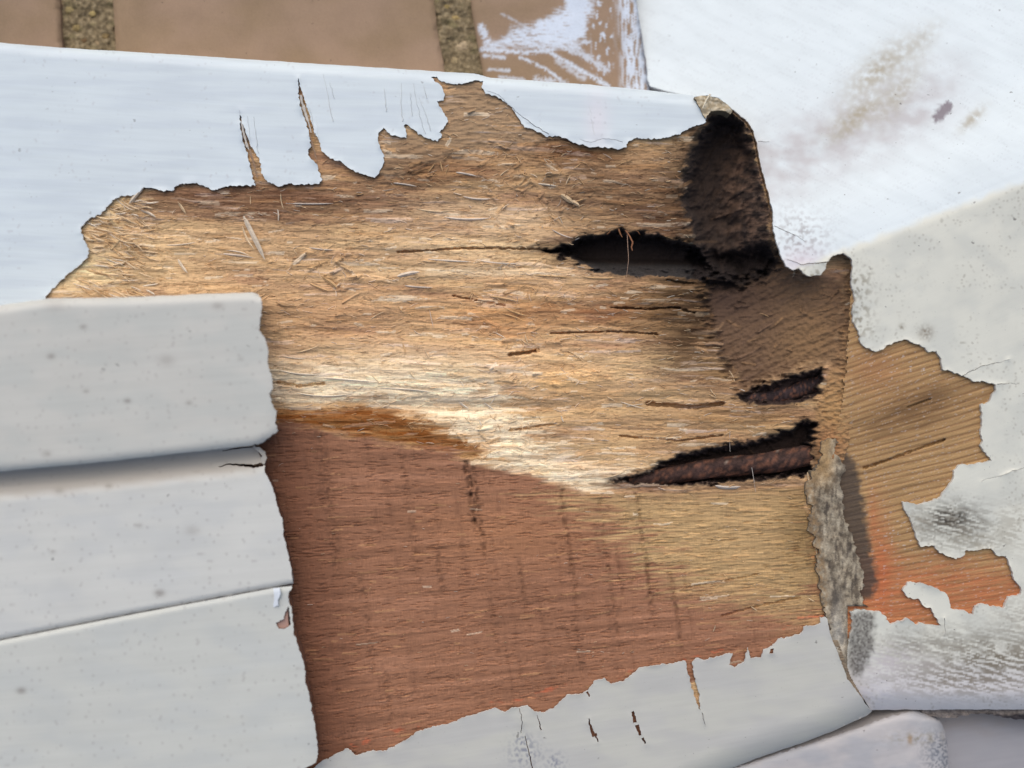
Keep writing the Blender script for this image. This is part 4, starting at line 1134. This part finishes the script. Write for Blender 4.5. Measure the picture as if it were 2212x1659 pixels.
Hw = Hw - 1.0 * sstep(3.2, .8, dist_line(A, B_, [(1866, 1011), (1900, 1000), (1960, 978), (2040, 950)]) + 1.5 * fbm(A / 12, B_ / 5, 179, 2))
Hw = Hw - .6 * sstep(2.4, .8, dist_line(A, B_, [(1960, 880), (2010, 862)]))
Cw = Cw * np.array([.97, .98, .86])
Cw = Cw * np.clip(1 + .18 * fbm(A / 80, Gs / 3, 180, 3) + .14 * fbm(A / 300, Gs / 14, 181, 2), .5, 1.5)[..., None]
jl = np.interp(B_, [540, 600, 700, 800, 880, 960, 1010, 1100], [1838, 1838, 1832, 1826, 1816, 1800, 1780, 1740]) + 5 * fbm(A / 12, B_ / 9, 182, 3)
kw = (ridge_d(A, B_) < 20) & (A > jl) & (B_ < 1400)
heightfield('bare_softwood', A, B_, Hw, Cw, kw, M_SILLWOOD, sill)

# crumbly filler in the joint between post and sill
fx = jag([(1778, 950), (1796, 948), (1812, 956), (1806, 972), (1816, 992), (1822, 1010), (1814, 1040), (1820, 1080), (1822, 1110), (1838, 1150), (1850, 1190), (1858, 1222), (1868, 1262), (1856, 1290), (1876, 1312), (1880, 1340), (1872, 1380), (1866, 1430), (1870, 1480), (1880, 1512),
          (1856, 1496), (1828, 1462), (1812, 1414), (1798, 1382), (1784, 1338), (1776, 1290), (1762, 1230), (1768, 1190), (1748, 1140), (1756, 1100), (1742, 1060), (1752, 1020), (1772, 990)], 8, 3.2, 190, 15, True)
def fil_z(px, py):
    z = np.maximum(sill_z(px, py), -.3) + .05 + .14 * fbm(px / 30, py / 40, 191, 3, .6) + .04 * fbm(px / 7, py / 12, 193, 3)
    return np.where((py > 1310) & (px > 1830), sill_z(px, py) - .8, z)
def fil_col(px, py):
    n = fbm(px / 16, py / 30, 192, 4, .65)
    c = np.tile(rgb(146, 134, 114), (len(px), 1))
    c = mix(c, rgb(178, 166, 144), sstep(.05, .7, n) * .8)
    c = mix(c, rgb(90, 80, 68), sstep(.0, .6, -n) * .85)
    c = mix(c, rgb(70, 62, 56), sstep(.25, .6, fbm(px / 9, py / 40, 194, 3)) * .7)
    c = mix(c, rgb(172, 140, 96), sstep(1080, 1000, py) * sstep(1815, 1780, px) * .8)
    c = mix(c, rgb(140, 116, 86), sstep(26, 4, px - np.interp(py, [930, 1060, 1170, 1290, 1340], [1772, 1746, 1760, 1774, 1786])) * np.clip(.6 + fbm(px / 9, py / 9, 195, 2), 0, 1) * sstep(1340, 1300, py))
    c = mix(c, rgb(84, 76, 68), np.clip(blob(px, py, 1835, 1040, 22, 50) + blob(px, py, 1808, 1290, 14, 30) + .7 * blob(px, py, 1822, 1440, 12, 30), 0, 1) * .85)
    c = mix(c, rgb(204, 200, 188), np.clip(blob(px, py, 1808, 1370, 16, 50), 0, 1) * .5)
    return c
fl = sheet('joint_filler', fx, 2.6, fil_z, fil_col, 1.6, M_FILL, None, edge_col=rgb(120, 108, 92))
fl['label'] = 'crumbling grey filler strip in the joint between rotten post and sill'; fl['category'] = 'filler'

# dark crust of old sealant under the nose of the sill
cr = jag([(1990, 1530), (2060, 1528), (2280, 1524)], 1, 6, 200, 30) + jag([(2280, 1566), (2212, 1555), (2170, 1551), (2140, 1542), (2100, 1541), (2062, 1550), (2030, 1550), (1990, 1542)], 3.5, 4, 201, 14)
sheet('sealant_crust', cr, 4, lambda px, py: -4.6 + .3 * fbm(px / 20, py / 10, 202, 3), lambda px, py: mix(np.tile(rgb(120, 112, 106), (len(px), 1)), rgb(52, 48, 50), sstep(1540, 1546, py + 4 * fbm(px / 20, py / 9, 203, 2)) * sstep(2070, 2120, px)), 1.6, M_CRUST, sill)

# ------------------------------------------------------------------ stepped boards on the left
def board_col(base, alt, seed, edge=None):
    def f(px, py):
        c = np.tile(rgb(*base), (len(px), 1))
        c = mix(c, rgb(*alt), sstep(-.4, .6, fbm(px / 150, py / 60, seed, 3)))
        s = sstep(.62, .8, fbm(px / 9, py / 8, seed + 3, 2))
        c = mix(c, rgb(140, 132, 128), s * .3)
        for (bx, by, r, k) in ((180, 706, 6, .5), (110, 770, 7, .5), (100, 980, 8, .35), (275, 866, 6, .6), (408, 870, 5, .5), (186, 845, 5, .4), (520, 775, 5, .3), (360, 778, 14, .25), (345, 1281, 9, .6), (46, 1492, 8, .6), (300, 1135, 6, .35), (470, 660, 10, .35), (120, 655, 18, .35), (415, 1146, 12, .25), (114, 1192, 5, .4), (128, 1060, 8, .5), (235, 1050, 6, .6)):
            c = mix(c, rgb(112, 100, 92), np.clip(1.2 * blob(px, py, bx, by, r * 1.2, r * .8), 0, 1) * k)
        if edge: c = edge(px, py, c)
        return c
    return f

A_TOP = [(-60, 664), (0, 660), (101, 645), (270, 642), (438, 635), (545, 631), (559, 636)]
A_END = [(559, 636), (566, 651), (563, 684), (560, 715), (573, 731), (580, 758), (578, 785), (586, 812), (590, 839), (582, 851), (587, 872), (598, 889), (595, 916), (601, 930), (584, 942), (570, 955), (546, 962)]
A_BOT = [(546, 962), (371, 981), (202, 1000), (0, 1018), (-60, 1024)]
A_OUT = jag(A_TOP, 1, 8, 210, 30) + jag(A_END, 2.4, 3.5, 211, 8)[1:] + jag(A_BOT, 1, 8, 212, 40)[1:]
def a_z(px, py):
    top = np.interp(px, [p[0] for p in A_TOP], [p[1] for p in A_TOP])
    bot = np.interp(px, [-60, 0, 202, 371, 546, 601], [1024, 1018, 1000, 981, 962, 940])
    t = np.clip((py - top) / 20, 0, 1); b = np.clip((bot - py) / 22, 0, 1); e = np.clip((600 - px) / 30, 0, 1)
    z = 7.4 - 1.7 * (1 - np.sqrt(1 - (1 - t) ** 2)) - .9 * (1 - np.sqrt(1 - (1 - b) ** 2)) - .5 * (1 - e) ** 2
    return z + 1.6 * sstep(560, 0, px) + .02 * fbm(px / 160, py / 60, 213, 2)
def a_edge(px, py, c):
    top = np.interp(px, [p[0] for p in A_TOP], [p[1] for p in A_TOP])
    return mix(c, rgb(206, 204, 196), sstep(30, 8, py - top) * .5)  # light on the rounded top edge, painted into the colour
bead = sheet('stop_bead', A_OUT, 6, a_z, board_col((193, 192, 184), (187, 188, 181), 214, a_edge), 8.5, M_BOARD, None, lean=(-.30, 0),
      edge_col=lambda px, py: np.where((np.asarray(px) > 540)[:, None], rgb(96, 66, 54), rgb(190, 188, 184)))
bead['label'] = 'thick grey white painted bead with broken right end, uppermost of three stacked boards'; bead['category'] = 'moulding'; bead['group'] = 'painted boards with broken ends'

C_END = [(540, 940), (572, 1004), (571, 1017), (578, 1030), (586, 1048), (596, 1076), (603, 1105), (610, 1123), (613, 1160), (623, 1198), (630, 1235), (634, 1260)]
C_JNT = [(634, 1260), (593, 1268), (438, 1297), (293, 1324), (135, 1355), (0, 1382), (-60, 1394)]
C_OUT = [(-60, 980), (540, 920)] + jag(C_END, 2.2, 4, 220, 9) + jag(C_JNT, 1.2, 7, 221, 30)[1:]
def c_z(px, py):
    bot = np.interp(px, [-60, 0, 202, 371, 546, 601], [1024, 1018, 1000, 981, 962, 940])
    d = py - bot
    g = sstep(4, 70, d)
    jn = np.interp(px, [-60, 0, 135, 293, 438, 593, 640], [1394, 1382, 1355, 1324, 1297, 1268, 1260])
    e = np.clip((jn - py) / 10, 0, 1)
    return 2.3 + 2.3 * g + 1.6 * sstep(560, 0, px) - .7 * (1 - e) ** 2 + .02 * fbm(px / 160, py / 60, 222, 2)
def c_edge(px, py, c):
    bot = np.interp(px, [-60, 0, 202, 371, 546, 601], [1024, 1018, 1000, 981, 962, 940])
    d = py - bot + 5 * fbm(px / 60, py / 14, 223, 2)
    return mix(c, rgb(176, 164, 148), sstep(70, 44, d) * .6)          # brownish shade under the bead, painted along the groove
GROOVE_CR = [crack(jag([(472, 1008), (498, 1002), (530, 1006), (556, 1006), (574, 1000)], 2, 4, 225, 12), 1.5, 9), crack(jag([(480, 974), (520, 967), (548, 963)], 1, 4, 226, 12), 1.0, 5)]
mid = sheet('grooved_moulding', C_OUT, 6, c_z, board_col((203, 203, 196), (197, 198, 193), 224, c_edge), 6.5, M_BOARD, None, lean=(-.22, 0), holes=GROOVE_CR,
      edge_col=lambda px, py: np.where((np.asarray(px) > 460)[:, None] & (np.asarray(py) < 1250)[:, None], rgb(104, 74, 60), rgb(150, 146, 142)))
mid['label'] = 'grey white painted moulding with shade-tinted groove and cracks, below the thick bead'; mid['category'] = 'moulding'; mid['group'] = 'painted boards with broken ends'

D_END = [(630, 1266), (622, 1290), (630, 1320), (634, 1366), (643, 1392), (650, 1410), (660, 1450), (659, 1474), (667, 1494), (674, 1538), (684, 1588), (687, 1620), (682, 1648), (650, 1664), (640, 1720)]
D_OUT = [(-60, 1396), (0, 1384), (135, 1357), (293, 1326), (438, 1299), (593, 1270)] + jag(D_END, 2.2, 4, 230, 9) + [(-60, 1760)]
def d_z(px, py):
    jn = np.interp(px, [-60, 0, 135, 293, 438, 593, 640], [1394, 1382, 1355, 1324, 1297, 1268, 1260])
    e = np.clip((py - jn) / 12, 0, 1)
    return 4.9 + 1.6 * sstep(560, 0, px) - .8 * (1 - e) ** 2 + .02 * fbm(px / 160, py / 60, 231, 2) - .5 * np.clip((px - 640) / 50, 0, 1) ** 2
low_b = thing('painted_board', 'wide pale grey painted board with chipped corner, lowest of three stacked boards', 'moulding', 'painted boards with broken ends', tuple(pos(300, 1500, 0)))
CHIP = jag([(596, 1345), (612, 1338), (616, 1322), (624, 1310), (628, 1350), (616, 1358), (602, 1358)], 1.5, 3, 232, 8, True)
sheet('board', D_OUT, 6, d_z, board_col((197, 198, 190), (192, 194, 188), 233), 7.2, M_BOARD, low_b, lean=(-.2, 0), holes=[CHIP],
      edge_col=lambda px, py: np.where((np.asarray(px) > 560)[:, None] & (np.asarray(py) > 1275)[:, None], rgb(120, 88, 72), rgb(160, 158, 156)))
sheet('chipped_patch', [(588, 1302), (620, 1300), (624, 1362), (592, 1368)], 6, lambda px, py: d_z(px, py) - .5, lincol((172, 138, 124)), 1, M_BOARD, low_b)
sheet('paint_flake', jag([(590, 1272), (604, 1270), (606, 1284), (600, 1298), (602, 1308), (590, 1312), (592, 1290)], 1.2, 3, 234, 7, True), 4, lambda px, py: d_z(px, py) + .35 + .3 * np.sin(px / 5), lincol((214, 220, 226)), .3, M_BOARD, low_b)
sheet('paint_flake', jag([(544, 964), (560, 966), (572, 976), (576, 990), (570, 1004), (562, 996), (566, 984), (556, 974)], 1.0, 3, 235, 7, True), 4, lambda px, py: 4.4 + .3 * np.sin(px / 7) + 0 * py, lincol((182, 176, 164)), .4, M_BOARD, mid)

# ------------------------------------------------------------------ glazing bead and panel below the post
E_TOP = [(1540, 1680), (1583, 1660), (1652, 1637), (1770, 1600), (1837, 1578), (1905, 1554), (1952, 1540), (1972, 1534)]
E_END = [(1972, 1534), (1990, 1536), (2012, 1542), (2030, 1556), (2040, 1578), (2046, 1605), (2048, 1640), (2052, 1680), (2056, 1780)]
E_OUT = jag(E_TOP, 3.0, 3.5, 240, 9) + jag(E_END, 1.4, 5, 241, 14)[1:] + [(1500, 1780)]
def e_z(px, py):
    top = np.interp(px, [p[0] for p in E_TOP] + [2060], [p[1] for p in E_TOP] + [1534])
    t = np.clip((py - top) / 26, 0, 1)
    end = np.interp(py, [1534, 1556, 1605, 1780], [1990, 2030, 2046, 2056])
    e = np.clip((end - px) / 70, 0, 1)
    return -2.4 - 1.0 * (1 - np.sqrt(1 - (1 - t) ** 2)) - 3.6 * (1 - np.sqrt(1 - (1 - e) ** 2)) + .10 * fbm(px / 50, py / 40, 242, 3)
def e_col(px, py):
    c = np.tile(rgb(184, 180, 178), (len(px), 1))
    c = mix(c, rgb(174, 173, 174), sstep(-.4, .6, fbm(px / 70, py / 50, 243, 3)))
    end = np.interp(py, [1534, 1556, 1605, 1780], [1990, 2030, 2046, 2056])
    t = sstep(80, 10, end - px) * sstep(-.25, .35, fbm(px / 4.5, py / 4.5, 244, 3)) * sstep(1560, 1610, py)
    c = mix(c, rgb(104, 108, 116), t * .85)
    t = blob(px, py, 1985, 1595, 60, 14) * sstep(-.2, .4, fbm(px / 14, py / 7, 245, 3))
    c = mix(c, rgb(140, 130, 106), np.clip(t, 0, 1) * .6)
    return mix(c, rgb(160, 130, 90), np.clip(blob(px, py, 1966, 1598, 5, 9) * 1.3, 0, 1) * .7)
gb = sheet('glazing_bead', E_OUT, 4, e_z, e_col, 9, M_LOWER, None, edge_col=rgb(176, 170, 166))
gb['label'] = 'greyish white painted glazing bead with rounded mouldy end under the sill corner'; gb['category'] = 'bead'

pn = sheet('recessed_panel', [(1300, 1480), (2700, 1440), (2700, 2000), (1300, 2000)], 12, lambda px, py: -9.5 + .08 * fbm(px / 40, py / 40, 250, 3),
      lambda px, py: mix(np.tile(rgb(160, 158, 160), (len(px), 1)), rgb(146, 134, 122), sstep(1600, 1540, py + 12 * fbm(px / 50, py / 20, 251, 2)) * .7), 6, M_LOWER, None)  # shading below the sill painted as a brownish gradient at the top
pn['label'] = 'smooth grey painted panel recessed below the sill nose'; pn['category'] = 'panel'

# splintered tan tip of the post where it meets the sill
tip = jag([(1500, 210), (1514, 206), (1530, 207), (1552, 213), (1572, 226), (1582, 238), (1578, 246), (1560, 238), (1536, 240), (1524, 256), (1514, 238)], 1.5, 3, 260, 7, True)
sheet('splintered_tip', tip, 3, lambda px, py: .9 + .35 * fbm(px / 6, py / 20, 261, 3), lambda px, py: mix(np.tile(rgb(168, 152, 124), (len(px), 1)), rgb(206, 194, 168), sstep(-.2, .5, fbm(px / 10, py / 5, 262, 2))), 2.5, M_FIBRE, post, edge_col=rgb(110, 96, 76))
hair([(1534, 204), (1526, 216), (1518, 234)], 5, 1.6, rgb(216, 206, 184))

for k_, sp_ in enumerate(RAIL_SPLITS):
    q_ = jag(sp_, 2.0, 6, 300 + k_, 10)
    zt_ = float(rail_z(np.array([q_[0][0]]), np.array([q_[0][1]]))[0])
    w_ = 2.6 if k_ % 2 == 0 else 1.8
    V_, F_ = [], []
    for i_, (x_, y_) in enumerate(q_):
        t_ = i_ / (len(q_) - 1); ww_ = w_ * (.25 + .75 * t_)
        V_ += [pos(x_ - ww_ / 2, y_, zt_ - .02), pos(x_ + ww_ / 2, y_, zt_ - .02), pos(x_ + ww_ * .2, y_, zt_ + .10 + .10 * t_)]
    for i_ in range(len(q_) - 1):
        b_ = i_ * 3
        F_ += [(b_ + k, b_ + (k + 1) % 3, b_ + 3 + (k + 1) % 3, b_ + 3 + k) for k in range(3)]
    merge([(np.array(V_), F_, np.tile(rgb(216, 218, 216), (len(V_), 1)))], 'paint_ridge', M_RAIL, post)

for k_, p_ in enumerate([[(521, 262), (527, 290), (533, 318)], [(526, 284), (534, 312), (543, 336)], [(650, 206), (655, 236), (664, 262)], [(656, 226), (664, 256), (672, 286)], [(538, 322), (548, 352), (556, 384)], [(668, 290), (676, 316), (684, 344)]]):
    hair(jag(p_, 1.6, 7, 400 + k_, 9), 5.5 - (k_ % 2), .35, rgb(206, 200, 190) if k_ < 4 else rgb(160, 132, 108))
